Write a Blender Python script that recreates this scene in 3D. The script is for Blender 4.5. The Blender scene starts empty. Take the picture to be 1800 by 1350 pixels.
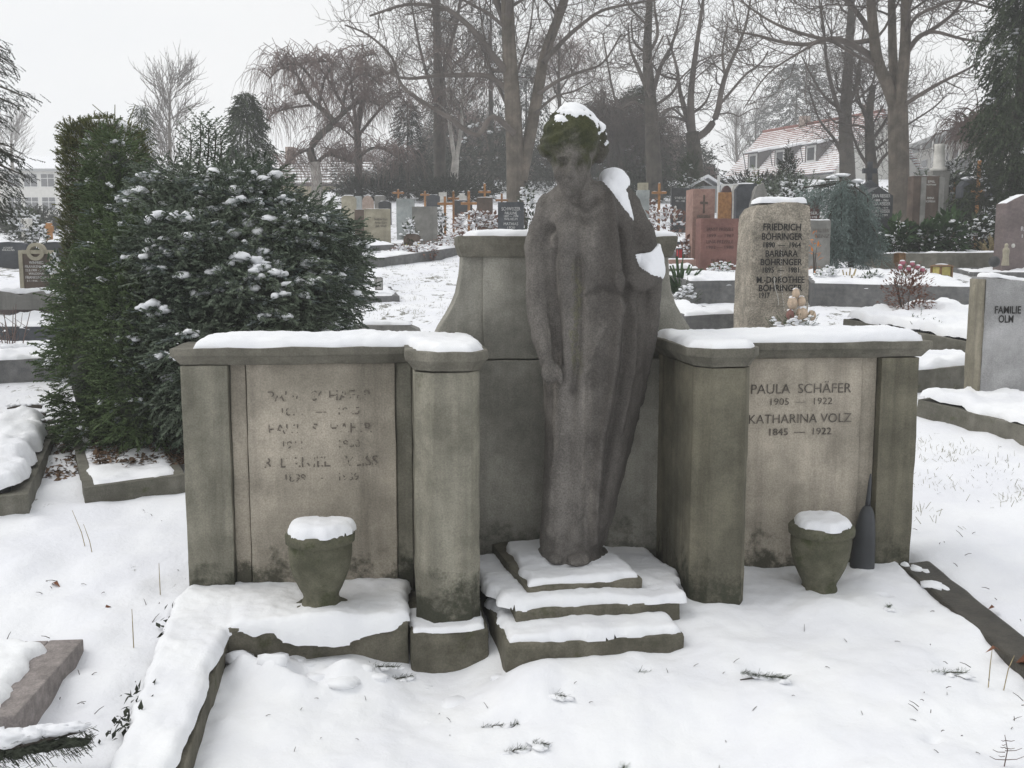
import bpy, bmesh, math, random
import numpy as np
from mathutils import Vector, Matrix

SC = bpy.context.scene
COL = SC.collection
# ------------------------------------------------------------------ camera, sky, sun, exposure
FPX, CAMZ, PITCH = 1800.0, 1.5, math.atan(225 / 1800)
cam = bpy.data.cameras.new('camera'); camo = bpy.data.objects.new('camera', cam); COL.objects.link(camo)
cam.sensor_width = 36.0; cam.lens = 36.0; cam.clip_start = 0.05; cam.clip_end = 3000
camo.location = (0, 0, CAMZ); camo.rotation_euler = (math.pi / 2 - PITCH, 0, 0)
SC.camera = camo
SUN_EL, SUN_AZ = math.radians(52), math.radians(-85)      # azimuth from +Y towards +X: behind the tomb, to the left
W = bpy.data.worlds.new('World'); SC.world = W; W.use_nodes = True
nt = W.node_tree; nt.nodes.clear()
def wn(t, **k):
    n = nt.nodes.new(t)
    for a, b in k.items(): setattr(n, a, b)
    return n
sky = wn('ShaderNodeTexSky', sky_type='NISHITA', sun_disc=False, sun_elevation=SUN_EL, sun_rotation=SUN_AZ, air_density=1.0, dust_density=4.0)
tc = wn('ShaderNodeTexCoord')
mp = wn('ShaderNodeMapping'); mp.inputs['Scale'].default_value = (1.2, 1.2, 4.0)
cl = wn('ShaderNodeTexNoise'); cl.inputs['Scale'].default_value = 1.3; cl.inputs['Detail'].default_value = 4; cl.inputs['Roughness'].default_value = .5
ramp = wn('ShaderNodeValToRGB')
ramp.color_ramp.elements[0].position = .32; ramp.color_ramp.elements[0].color = (7.75, 8.05, 8.45, 1)
ramp.color_ramp.elements[1].position = .62; ramp.color_ramp.elements[1].color = (9.3, 9.35, 9.35, 1)
mix = wn('ShaderNodeMixRGB'); mix.inputs[0].default_value = .93
bg = wn('ShaderNodeBackground'); bg.inputs['Strength'].default_value = .1
out = wn('ShaderNodeOutputWorld')
nt.links.new(tc.outputs['Generated'], mp.inputs['Vector']); nt.links.new(mp.outputs[0], cl.inputs['Vector'])
nt.links.new(cl.outputs['Fac'], ramp.inputs[0]); nt.links.new(sky.outputs[0], mix.inputs[1]); nt.links.new(ramp.outputs[0], mix.inputs[2])
nt.links.new(mix.outputs[0], bg.inputs[0]); nt.links.new(bg.outputs[0], out.inputs[0])
sl = bpy.data.lights.new('sun', 'SUN'); slo = bpy.data.objects.new('sun', sl); COL.objects.link(slo)
sl.energy = 1.1; sl.angle = math.radians(40); sl.color = (1.0, .97, .93)
sd = Vector((math.sin(SUN_AZ) * math.cos(SUN_EL), math.cos(SUN_AZ) * math.cos(SUN_EL), math.sin(SUN_EL)))
slo.rotation_euler = sd.to_track_quat('Z', 'Y').to_euler()
SC.view_settings.view_transform = 'Standard'; SC.view_settings.look = 'None'
SC.view_settings.exposure = 0.10; SC.view_settings.gamma = 1.0; SC.view_settings.use_curve_mapping = False
SC.cycles.max_bounces = 6; SC.cycles.volume_bounces = 1; SC.cycles.diffuse_bounces = 3; SC.cycles.transparent_max_bounces = 8; SC.cycles.use_denoising = True

# ------------------------------------------------------------------ helpers: measuring the place
def sstep(a, b, x):
    t = np.clip((x - a) / (b - a), 0, 1); return t * t * (3 - 2 * t)
def gz(x, y):                                             # the hillside: climbs away from the camera, eases off on the left
    x = np.asarray(x, float); y = np.asarray(y, float)
    z = .1 * (np.clip(y, -6, 95) - 4.4)
    w = sstep(.14, .30, -x / np.maximum(y, 1.0))
    return z - w * .068 * np.clip(y - 22, 0, 73)
FWD = Vector((0, math.cos(PITCH), -math.sin(PITCH)))
def ray(px, py):
    rx = (px - 900) / FPX; ru = -(py - 675) / FPX
    return Vector((rx, math.cos(PITCH) + ru * math.sin(PITCH), -math.sin(PITCH) + ru * math.cos(PITCH)))
def P(px, py, y):                                         # the point at world depth y seen in that direction
    d = ray(px, py); return Vector((0, 0, CAMZ)) + d * (y / d.y)
def G(px, py):                                            # the point of the hillside seen in that direction
    d = ray(px, py); lo = 1.0
    for k in range(4000):
        t = lo * 1.01
        q = Vector((0, 0, CAMZ)) + d * t
        if q.z < float(gz(q.x, q.y)): break
        lo = t
    return q
def H(px, y): 
    q = P(px, 450, y); return Vector((q.x, y, float(gz(q.x, y))))

# ------------------------------------------------------------------ helpers: noise
def _hash(i, j, k, s):
    n = (i * 374761393 + j * 668265263 + k * 2147483647 + s * 1274126177) & 0xffffffff
    n = ((n ^ (n >> 13)) * 1274126177) & 0xffffffff
    return ((n ^ (n >> 16)) & 0xffff) / 65535.0
def vnoise(p, s=0):
    p = np.asarray(p, float); f = np.floor(p).astype(np.int64); t = p - f; t = t * t * (3 - 2 * t)
    r = 0
    for a in (0, 1):
        for b in (0, 1):
            for c in (0, 1):
                w = (t[:, 0] if a else 1 - t[:, 0]) * (t[:, 1] if b else 1 - t[:, 1]) * (t[:, 2] if c else 1 - t[:, 2])
                r = r + w * _hash(f[:, 0] + a, f[:, 1] + b, f[:, 2] + c, s)
    return r * 2 - 1
def fbm(p, s=0, o=3, g=.5):
    p = np.asarray(p, float); r = 0; a = 1
    for k in range(o): r = r + a * vnoise(p * 2 ** k + k * 17.3, s + k); a *= g
    return r
def n2(x, y, sc, s=0, o=3):
    return fbm(np.stack([np.ravel(x) * sc, np.ravel(y) * sc, np.zeros(np.size(x)) + s * 3.7], 1), s, o).reshape(np.shape(x))

# ------------------------------------------------------------------ helpers: objects
def add(name, me, mat=None, parent=None, loc=None, rot=0, **props):
    o = bpy.data.objects.new(name, me); COL.objects.link(o)
    if mat is not None and me is not None and not me.materials: me.materials.append(mat)
    if parent is not None: o.parent = parent
    if loc is not None: o.location = loc
    if rot: o.rotation_euler = (0, 0, rot)
    for k, v in props.items():
        if v is not None: o[k] = v
    return o
def thing(name, label, cat, loc, rot=0, group=None):
    return add(name, None, None, None, loc, rot, label=label, category=cat, group=group)
def mesh(name, v, f, smooth=False):
    me = bpy.data.meshes.new(name)
    if isinstance(f, np.ndarray):
        v = np.asarray(v, np.float32); n = f.shape[1]
        me.vertices.add(len(v)); me.vertices.foreach_set('co', v.ravel())
        me.loops.add(f.size); me.loops.foreach_set('vertex_index', f.astype(np.int32).ravel())
        me.polygons.add(len(f)); me.polygons.foreach_set('loop_start', np.arange(0, f.size, n, dtype=np.int32))
        me.update(calc_edges=True)
    else:
        me.from_pydata([tuple(map(float, q)) for q in v], [], [tuple(map(int, q)) for q in f]); me.update()
    if smooth: me.polygons.foreach_set('use_smooth', np.ones(len(me.polygons), bool))
    return me
def fin(bm, name, smooth=False, rough=0, cell=None, seed=0, sc=9):
    if cell:
        for _ in range(6):
            es = [e for e in bm.edges if e.calc_length() > cell * 1.6]
            if not es: break
            bmesh.ops.subdivide_edges(bm, edges=es, cuts=1, use_grid_fill=True)
        bmesh.ops.triangulate(bm, faces=[f for f in bm.faces if len(f.verts) > 4])
    if rough:
        bm.normal_update(); vs = list(bm.verts)
        p = np.array([v.co for v in vs]); n = fbm(p * sc, seed, 3) * rough
        for v, k in zip(vs, n): v.co += v.normal * float(k)
    bmesh.ops.recalc_face_normals(bm, faces=bm.faces)
    me = bpy.data.meshes.new(name); bm.to_mesh(me); bm.free()
    if smooth: me.polygons.foreach_set('use_smooth', np.ones(len(me.polygons), bool))
    return me
def bev(bm, w, seg=1):
    if w: bmesh.ops.bevel(bm, geom=list(bm.edges), offset=w, segments=seg, affect='EDGES', profile=.6, clamp_overlap=True)
def loft(rings, name, bw=.004, **k):                      # closed rings of 3-D points, bottom to top, capped
    bm = bmesh.new(); R = [[bm.verts.new(q) for q in r] for r in rings]; n = len(R[0])
    for a, b in zip(R, R[1:]):
        for i in range(n): bm.faces.new((a[i], a[(i + 1) % n], b[(i + 1) % n], b[i]))
    bm.faces.new(R[0][::-1]); bm.faces.new(R[-1]); bmesh.ops.recalc_face_normals(bm, faces=bm.faces)
    bev(bm, bw, 2); return fin(bm, name, **k)
def box(x0, x1, y0, y1, z0, z1, name='block', bw=.004, **k):
    return loft([[(x0, y0, z), (x1, y0, z), (x1, y1, z), (x0, y1, z)] for z in (z0, z1)], name, bw, **k)
def polyprism(poly, z0, z1, name, bw=.004, offs=None, **k):
    offs = offs or [(0, z0), (0, z1)]
    return loft([[(x, y, z) for x, y in grow_poly(poly, o)] for o, z in offs], name, bw, **k)
def grow_poly(poly, d):
    n = len(poly); r = []
    A = sum(poly[i][0] * poly[(i + 1) % n][1] - poly[(i + 1) % n][0] * poly[i][1] for i in range(n)); s = 1 if A > 0 else -1
    for i in range(n):
        a, b, c = Vector(poly[i - 1]), Vector(poly[i]), Vector(poly[(i + 1) % n])
        e1 = (b - a).normalized(); e2 = (c - b).normalized()
        m1 = Vector((e1.y, -e1.x)) * s; m2 = Vector((e2.y, -e2.x)) * s
        m = (m1 + m2); m = m / max(.3, m.dot(m1)) if m.length > 1e-6 else m1
        r.append(tuple(b + m * d))
    return r
def upright(outline, t, name, bw=.006, **k):              # an outline in (x, z) given thickness t in y
    return loft([[(x, y, z) for x, z in outline] for y in (-t / 2, t / 2)], name, bw, **k)
def lathe(prof, name, seg=28, smooth=True, rough=0, seed=0):
    v, f = [], []
    for r, z in prof:
        for i in range(seg): a = 2 * math.pi * i / seg; v.append((r * math.cos(a), r * math.sin(a), z))
    m = len(prof)
    for j in range(m - 1):
        for i in range(seg): f.append((j * seg + i, j * seg + (i + 1) % seg, (j + 1) * seg + (i + 1) % seg, (j + 1) * seg + i))
    f.append(tuple(range(seg))[::-1]); f.append(tuple((m - 1) * seg + i for i in range(seg)))
    if rough:
        v = np.array(v); v[:, :2] *= (1 + rough * fbm(v * 9, seed))[:, None]
    return mesh(name, v, f, smooth)
def tubes(lines, k=5):                                    # lines: list of (points (n,3), radii (n)) -> verts, quads
    by = {}
    for p, r in lines: by.setdefault(len(p), []).append((p, r))
    V, F, o = [], [], 0
    ang = np.arange(k) * 2 * np.pi / k
    for n, L in by.items():
        p = np.array([[tuple(q) for q in a] for a, _ in L], float); r = np.array([b for _, b in L], float)
        t = np.gradient(p, axis=1); t /= np.linalg.norm(t, axis=2, keepdims=True) + 1e-9
        ref = np.where(np.abs(t[:, :, 2:3]) > .9, np.array([1., 0, 0]), np.array([0, 0, 1.]))
        a = np.cross(t, ref); a /= np.linalg.norm(a, axis=2, keepdims=True) + 1e-9; b = np.cross(t, a)
        q = p[:, :, None, :] + r[:, :, None, None] * (a[:, :, None, :] * np.cos(ang)[None, None, :, None] + b[:, :, None, :] * np.sin(ang)[None, None, :, None])
        V.append(q.reshape(-1, 3)); m = len(L)
        base = (np.arange(m) * n * k)[:, None, None] + (np.arange(n - 1) * k)[None, :, None]
        i = np.arange(k); j = (i + 1) % k
        F.append((np.stack([base + i, base + j, base + k + j, base + k + i], -1)).reshape(-1, 4) + o); o += m * n * k
    return np.concatenate(V), np.concatenate(F)
def tube_obj(name, lines, mat, parent=None, k=6, smooth=True, **pr):
    v, f = tubes(lines, k); return add(name, mesh(name, v, f, smooth), mat, parent, **pr)
def blob_mesh(name, specs, mat=None, sub=2, rough=.12, seed=0, sc=3.0):       # lumps: (centre, radii) joined in one mesh
    bm = bmesh.new(); bmesh.ops.create_icosphere(bm, subdivisions=sub, radius=1)
    tv = np.array([v.co for v in bm.verts]); tf = np.array([[v.index for v in f.verts] for f in bm.faces]); bm.free()
    V, F = [], []
    for i, (c, r) in enumerate(specs):
        d = 1 + rough * fbm(tv * sc + i * 7.7, seed, 2)
        V.append(tv * d[:, None] * np.array(r) + np.array(c)); F.append(tf + i * len(tv))
    return mesh(name, np.concatenate(V), np.concatenate(F), True)
def sdpoly(x, y, poly):                                   # distance to a polygon's edge, positive inside
    x = np.ravel(x); y = np.ravel(y); n = len(poly); d = np.full(x.shape, 1e9); ins = np.zeros(x.shape, bool)
    for i in range(n):
        ax, ay = poly[i]; bx, by = poly[(i + 1) % n]; ex, ey = bx - ax, by - ay
        t = np.clip(((x - ax) * ex + (y - ay) * ey) / (ex * ex + ey * ey + 1e-12), 0, 1)
        d = np.minimum(d, np.hypot(x - ax - t * ex, y - ay - t * ey))
        c = (ay > y) != (by > y)
        ins ^= c & (x < ex * (y - ay) / (ey if abs(ey) > 1e-12 else 1e-12) + ax)
    return np.where(ins, d, -d)
def snow_poly(poly, z, t, edge=.04, cell=.015, seed=0, wob=.01, lump=.25, wsc=9, name='snow_cap'):
    xs, ys = [q[0] for q in poly], [q[1] for q in poly]
    X, Y = np.meshgrid(np.arange(min(xs) - 2 * cell, max(xs) + 3 * cell, cell), np.arange(min(ys) - 2 * cell, max(ys) + 3 * cell, cell))
    sdf = (sdpoly(X, Y, poly)).reshape(X.shape) + wob * (n2(X, Y, wsc, seed) - .3)
    gx = np.gradient(sdf, axis=1) / cell; gy = np.gradient(sdf, axis=0) / cell
    q = np.clip(sdf / edge, 0, 1); h = t * np.sqrt(1 - (1 - q) ** 2) * (1 + lump * n2(X, Y, 5 if edge > .02 else 12, seed + 5) + .10 * n2(X, Y, 38, seed + 6, 2))
    m = sdf < 0; out_ = m & (sdf > -1.6 * cell)
    l2 = np.maximum(gx * gx + gy * gy, .3)
    X = np.where(m, X - np.clip(gx / l2 * sdf, -.9 * cell, .9 * cell), X); Y = np.where(m, Y - np.clip(gy / l2 * sdf, -.9 * cell, .9 * cell), Y)
    Z = (z(X, Y) if callable(z) else z) + np.where(m, -.004, h)
    ok = sdf > -1.5 * cell; R, C = X.shape; idx = np.arange(R * C).reshape(R, C)
    k = ok[:-1, :-1] & ok[1:, :-1] & ok[:-1, 1:] & ok[1:, 1:] & ((sdf[:-1, :-1] > 0) | (sdf[1:, :-1] > 0) | (sdf[:-1, 1:] > 0) | (sdf[1:, 1:] > 0))
    F = np.stack([idx[:-1, :-1], idx[:-1, 1:], idx[1:, 1:], idx[1:, :-1]], -1)[k]
    use = np.unique(F); mp_ = np.zeros(R * C, np.int64); mp_[use] = np.arange(len(use))
    V = np.stack([X.ravel(), Y.ravel(), Z.ravel()], 1)[use]
    return mesh(name, V, mp_[F], True)
def snow_on(me, thick, thr=.35, soft=.35, seed=0, sc=9, amp=.4, region=None, name='snow'):     # snow lying on the upward faces of a mesh
    n = len(me.vertices); v = np.empty(n * 3, np.float32); me.vertices.foreach_get('co', v); v = v.reshape(-1, 3)
    nn = np.empty(n * 3, np.float32); me.vertices.foreach_get('normal', nn); nn = nn.reshape(-1, 3)
    m = (nn[:, 2] - thr) / soft + amp * fbm(v * sc, seed)
    if region is not None: m = np.minimum(m, region(v))
    me.calc_loop_triangles(); T = np.empty(len(me.loop_triangles) * 3, np.int32); me.loop_triangles.foreach_get('vertices', T); T = T.reshape(-1, 3)
    T = T[(m[T] > 0).any(1)]
    if not len(T): return None
    use = np.unique(T); mp_ = np.zeros(n, np.int64); mp_[use] = np.arange(len(use))
    q = np.clip(m, 0, 1); V = v + (nn * .35 + np.array([0, 0, .65])) * (thick * np.sqrt(1 - (1 - q) ** 2))[:, None] + np.where(m <= 0, -.004, .0015)[:, None] * nn
    return mesh(name, V[use], mp_[T], True)
def text_mesh(body, size, align='CENTER', bold=0.0, space=1.0):
    cu = bpy.data.curves.new('inscription', 'FONT'); cu.body = body; cu.size = size; cu.align_x = align; cu.extrude = .0012
    cu.offset = bold; cu.space_character = space; cu.resolution_u = 3; cu.space_line = 1.0
    o = bpy.data.objects.new('inscription', cu); me = bpy.data.meshes.new_from_object(o)
    bpy.data.objects.remove(o); bpy.data.curves.remove(cu); return me
def text(parent, lines, mat, x, y, w=None, name='inscription', bold=0.0, stretch=1.0):
    """lines: (string, cap height, base z); letters stand on the face at y, looking to -y"""
    V, F, o = [], [], 0
    for body, cap, z in lines:
        me = text_mesh(body, cap / .70, bold=bold); n = len(me.vertices)
        if not n: continue
        v = np.empty(n * 3, np.float32); me.vertices.foreach_get('co', v); v = v.reshape(-1, 3)
        sx = stretch
        if w: sx = min(stretch, w / max(1e-4, float(np.ptp(v[:, 0]))))
        V += [(a * sx + x, y - c, b + z) for a, b, c in v.tolist()]; F += [[i + o for i in p.vertices] for p in me.polygons]; o += n
        bpy.data.meshes.remove(me)
    me = mesh(name, V, F)
    return add(name, me, mat, parent, kind='stuff')

# ------------------------------------------------------------------ materials
class N:
    def __init__(s, name):
        s.m = bpy.data.materials.new(name); s.m.use_nodes = True; s.t = s.m.node_tree
        s.b = s.t.nodes['Principled BSDF']; s.b.inputs['Specular IOR Level'].default_value = .25
        s.tc = s.t.nodes.new('ShaderNodeTexCoord').outputs['Object']
    def n(s, ty, **k):
        q = s.t.nodes.new(ty)
        for a, b in k.items(): setattr(q, a, b)
        return q
    def l(s, a, b): s.t.links.new(a, b)
    def vec(s, sc):
        q = s.n('ShaderNodeMapping'); q.inputs['Scale'].default_value = sc; s.l(s.tc, q.inputs[0]); return q.outputs[0]
    def noise(s, scale, detail=4, rough=.55, vec=None):
        q = s.n('ShaderNodeTexNoise'); q.inputs['Scale'].default_value = scale; q.inputs['Detail'].default_value = detail; q.inputs['Roughness'].default_value = rough
        s.l(vec or s.tc, q.inputs['Vector']); return q.outputs['Fac']
    def rng(s, v, a, b, c=0, d=1, smooth=True):
        q = s.n('ShaderNodeMapRange', interpolation_type='SMOOTHSTEP' if smooth else 'LINEAR')
        for i, x in zip((1, 2, 3, 4), (a, b, c, d)): q.inputs[i].default_value = x
        s.l(v, q.inputs[0]); return q.outputs[0]
    def math(s, op, a, b):
        q = s.n('ShaderNodeMath', operation=op)
        for i, x in enumerate((a, b)):
            if isinstance(x, (int, float)): q.inputs[i].default_value = x
            else: s.l(x, q.inputs[i])
        return q.outputs[0]
    def mix(s, f, a, b, ty='MIX'):
        q = s.n('ShaderNodeMixRGB', blend_type=ty)
        for i, x in enumerate((f, a, b)):
            if isinstance(x, (int, float)): q.inputs[i].default_value = x
            elif isinstance(x, tuple): q.inputs[i].default_value = (*x, 1)
            else: s.l(x, q.inputs[i])
        return q.outputs[0]
    def z(s):
        q = s.n('ShaderNodeSeparateXYZ'); s.l(s.tc, q.inputs[0]); return q.outputs[2]
    def bump(s, h, st, dist=.01, prev=None):
        q = s.n('ShaderNodeBump'); q.inputs['Strength'].default_value = st; q.inputs['Distance'].default_value = dist; s.l(h, q.inputs['Height'])
        if prev: s.l(prev, q.inputs['Normal'])
        return q.outputs[0]
    def done(s, c, rough=.85, nrm=None):
        if isinstance(c, tuple): s.b.inputs['Base Color'].default_value = (*c, 1)
        else: s.l(c, s.b.inputs['Base Color'])
        s.b.inputs['Roughness'].default_value = rough
        if nrm: s.l(nrm, s.b.inputs['Normal'])
        return s.m
def stone(name, c1, c2, sc=6, streak=.0, grain=.16, gsc=140, moss=None, stain=None, rough=.85, bump=.35):
    s = N(name)
    c = s.mix(s.rng(s.noise(sc, 6, .65), .32, .68), c1, c2)
    if streak:
        k = s.noise(1, 5, .6, s.vec((11, 11, .7))); c = s.mix(s.rng(k, .42, .72, 0, streak), c, tuple(x * .35 for x in c1))
        k = s.noise(1, 4, .6, s.vec((23, 23, 1.3))); c = s.mix(s.rng(k, .5, .75, 0, streak * .6), c, tuple(min(.6, x * 1.7) for x in c2))
    c = s.mix(1.0, c, s.mix(s.rng(s.noise(1.7, 5, .65), .35, .65), (.78, .78, .76), (1.18, 1.17, 1.15)), 'MULTIPLY')
    if stain:                                             # grime with its own outline, where the stone meets the wet soil
        col, z0, z1, amt = stain
        e = s.math('ADD', s.rng(s.z(), z0, z1, 1, 0, False), s.math('MULTIPLY', s.math('SUBTRACT', s.noise(9, 6, .7), .5), 1.5))
        c = s.mix(s.math('MULTIPLY', s.rng(e, .45, .8), amt), c, col)
    if moss:
        col, th, msc = moss
        c = s.mix(s.rng(s.noise(msc, 6, .7), th, th + .14, 0, .8), c, col)
    c = s.mix(1.0, c, s.mix(s.rng(s.noise(gsc, 3, .7), .3, .7), (1 - grain,) * 3, (1 + grain,) * 3), 'MULTIPLY')
    h = s.mix(.35, s.noise(gsc * .8, 3), s.noise(sc * 3, 6, .7))
    return s.done(c, rough, s.bump(h, bump, .012))
def plain(name, c, rough=.7, var=.25, sc=8, bump=0.0):
    s = N(name)
    q = s.mix(s.rng(s.noise(sc, 4), .3, .7), tuple(x * (1 - var) for x in c), tuple(min(1, x * (1 + var)) for x in c))
    return s.done(q, rough, s.bump(s.noise(sc * 6, 3), bump, .01) if bump else None)
def leafy(name, ca, cb, cc=None, sc=2.5):
    s = N(name)
    q = s.mix(s.rng(s.noise(sc, 3), .35, .65), ca, cb)
    q = s.mix(s.rng(s.noise(sc * 12, 2), .45, .7, 0, .7), q, cc or tuple(x * 1.5 for x in cb))
    return s.done(q, .75)
def snow_mat():
    s = N('snow'); c = s.mix(s.rng(s.noise(3, 3), .3, .7), (.79, .80, .83), (.86, .87, .88))
    b = s.bump(s.noise(160, 3), .18, .004); b = s.bump(s.noise(28, 4, .6), .35, .012, b)
    return s.done(c, .7, b)
SNOW = snow_mat()
def ground_mat():                                         # thin snow on winter turf, bare patches where it has melted
    s = N('snowy_ground'); sep = s.n('ShaderNodeSeparateXYZ'); s.l(s.tc, sep.inputs[0])
    far = s.rng(sep.outputs[1], 6.0, 9.5, 0, 1); 
    a = s.noise(1, 7, .75, s.vec((7, 3.4, 3))); a2 = s.noise(1, 4, .6, s.vec((1.1, .7, 1)))
    e = s.math('ADD', s.math('ADD', a, s.math('MULTIPLY', s.math('SUBTRACT', a2, .5), .45)), s.math('MULTIPLY', far, .115))
    msk = s.rng(e, .665, .74)
    e2 = s.noise(60, 4, .7)
    grass = s.mix(s.rng(e2, .35, .65), (.045, .04, .025), (.12, .115, .06))
    c = s.mix(s.rng(s.noise(2, 3), .3, .7), (.78, .79, .83), (.85, .86, .88))
    c = s.mix(s.math('MULTIPLY', msk, .85), c, grass)
    b = s.bump(s.noise(150, 3), .15, .004); b = s.bump(s.noise(22, 5, .6), .45, .016, b)
    return s.done(c, .75, b)
GROUND = ground_mat()
LITH = dict(moss=((.055, .06, .028), .60, 4.5))
TOMB = stone('shell_limestone', (.285, .273, .224), (.167, .16, .128), 5, .5, stain=((.04, .042, .028), -.10, .40, .9), moss=((.075, .08, .04), .62, 3.3))
TOMBD = stone('dark_limestone', (.22, .205, .155), (.125, .118, .09), 4, .6, stain=((.04, .042, .028), -.10, .40, .9), moss=((.20, .20, .15), .66, 5))
TOMBCAP = stone('cap_limestone', (.20, .19, .16), (.115, .11, .09), 6, .4, moss=((.07, .074, .04), .6, 5))
PANEL = stone('inscription_limestone', (.45, .405, .34), (.295, .268, .222), 2.6, .45, stain=((.05, .05, .034), -.10, .42, .9), moss=((.15, .14, .1), .63, 6))
NICHE = stone('niche_limestone', (.36, .35, .31), (.215, .21, .185), 3, .3, stain=((.035, .036, .025), -.1, .5, .6), moss=((.08, .085, .055), .66, 7))
STEP = stone('step_limestone', (0.162, 0.151, 0.119), (0.0945, 0.0891, 0.0675), 10, .25, moss=((.06, .064, .03), .56, 6))
KERB = stone('concrete_kerb', (.175, .168, .145), (.115, .112, .09), 8, .25, moss=((.07, .078, .035), .62, 5))
KERBG = stone('grey_granite_kerb', (.17, .17, .168), (.115, .117, .12), 12, .15)
WET = stone('wet_kerb', (.062, .056, .045), (.035, .032, .026), 14, .1, rough=.5)
BARK = stone('chestnut_bark', (.17, .145, .12), (.10, .088, .072), 3, .5, gsc=60, bump=.8)
BARKD = stone('dark_bark', (.095, .085, .07), (.055, .05, .042), 3, .4, gsc=60, bump=.8)
BIRCH = stone('birch_bark', (.50, .48, .45), (.30, .28, .26), 3, .2, gsc=60, moss=((.06, .05, .045), .60, 5))
TWIG = plain('grey_twigs', (.125, .108, .095), .8, .3, 1.5)
TWIGD = plain('dark_twigs', (.085, .072, .062), .8, .3, 1.5)
TWIGR = plain('russet_twigs', (.16, .118, .104), .8, .3, 1.5)
DARKLET = plain('weathered_lettering', (.115, .103, .088), .8, .4, 30)
BLACKLET = plain('black_lettering', (.022, .021, .02), .7)
WHITELET = plain('pale_lettering', (.55, .55, .53), .6)
def worn():
    s = N('worn_lettering'); tr = s.n('ShaderNodeBsdfTransparent'); mx = s.n('ShaderNodeMixShader')
    s.done((.15, .132, .11), .85); s.l(s.rng(s.noise(40, 2), .515, .56, 1, 0), mx.inputs[0])
    s.l(tr.outputs[0], mx.inputs[2]); s.l(s.b.outputs[0], mx.inputs[1]); s.l(mx.outputs[0], s.t.nodes['Material Output'].inputs[0]); return s.m
WORN = worn()
WOOD = plain('orange_wood', (.31, .155, .06), .6, .25, 14)
WOODD = plain('weathered_wood', (.22, .11, .045), .7, .25, 14)
GLASSY = plain('dark_pane', (.05, .055, .06), .25, .3)
WHITE = plain('white_render', (.62, .61, .57), .8, .06, 3)
# ------------------------------------------------------------------ the tomb's own frame
A0 = Vector((-1.4285, 4.3828, 0)); ANG = math.radians(6.63)
MU = Vector((math.cos(ANG), math.sin(ANG), 0)); MV = Vector((-math.sin(ANG), math.cos(ANG), 0))
def PL(px, py, v=0.0):
    d = ray(px, py); o = Vector((0, 0, CAMZ)) - A0; t = (v - o.dot(MV)) / d.dot(MV); q = o + d * t
    return q.dot(MU), q.z
def PZ(px, py, z):
    d = ray(px, py); t = (z - CAMZ) / d.z; q = Vector((0, 0, CAMZ)) + d * t - A0
    return q.dot(MU), q.dot(MV)
def L2W(u, v, z=0): return A0 + MU * u + MV * v + Vector((0, 0, z))
PLOT = [(.1, .3), (3.42, .3), (3.42, -2.1), (.02, -2.1)]
def plotz(u, v):                                          # snow lying in the plot: low before the left ledge, drifted up against the right wing
    u = np.asarray(u, float); v = np.asarray(v, float)
    base = -.150 - .055 * np.exp(-((u - 1.08) / .17) ** 2) * sstep(-1.2, -.6, v) + .085 * (v + .5)
    drift = .035 + .115 * v
    w = sstep(1.75, 2.25, u + .25 * (v + .6))
    step = .105 * np.exp(-((u - 1.78) / .42) ** 2) * sstep(-1.3, -.75, v)
    z = base * (1 - w) + drift * w + step * (1 - w)
    z = z + .022 * n2(u, v, 1.6, 3, 3) + .013 * n2(u, v, 4.5, 7, 3) + .006 * n2(u, v, 13, 8, 3)
    z = z + .055 * np.exp(-(((u - .55) / .26) ** 2 + ((v + .60) / .11) ** 2)) * (1 + 1.2 * n2(u, v, 7, 9, 2)) + .05 * np.exp(-(((u - .30) / .06) ** 2 + ((v + .50) / .08) ** 2))
    z = z + .075 * np.exp(-(((u - 1.42) / .17) ** 2 + ((v + .80) / .16) ** 2))
    for hu, hv, hr, hd in HOLES: z = z - hd * np.exp(-(((u - hu) / hr) ** 2 + ((v - hv) / (hr * .6)) ** 2))
    return z
HOLES = []
for px, py, r, d in [(870, 1236, .05, .035), (905, 1240, .04, .03), (983, 1222, .025, .03), (920, 1272, .045, .03), (1130, 1190, .025, .03), (1340, 1192, .085, .05), (1365, 1200, .06, .04),
                     (1555, 1095, .02, .035), (1416, 1086, .015, .02), (1098, 1298, .04, .02), (1660, 1180, .05, .02), (1640, 1295, .03, .03), (590, 1165, .05, .04), (680, 1165, .06, .045), (455, 1140, .03, .02)]:
    u, v = PZ(px, py, -.12); HOLES.append((u, v, r, d))

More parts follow.
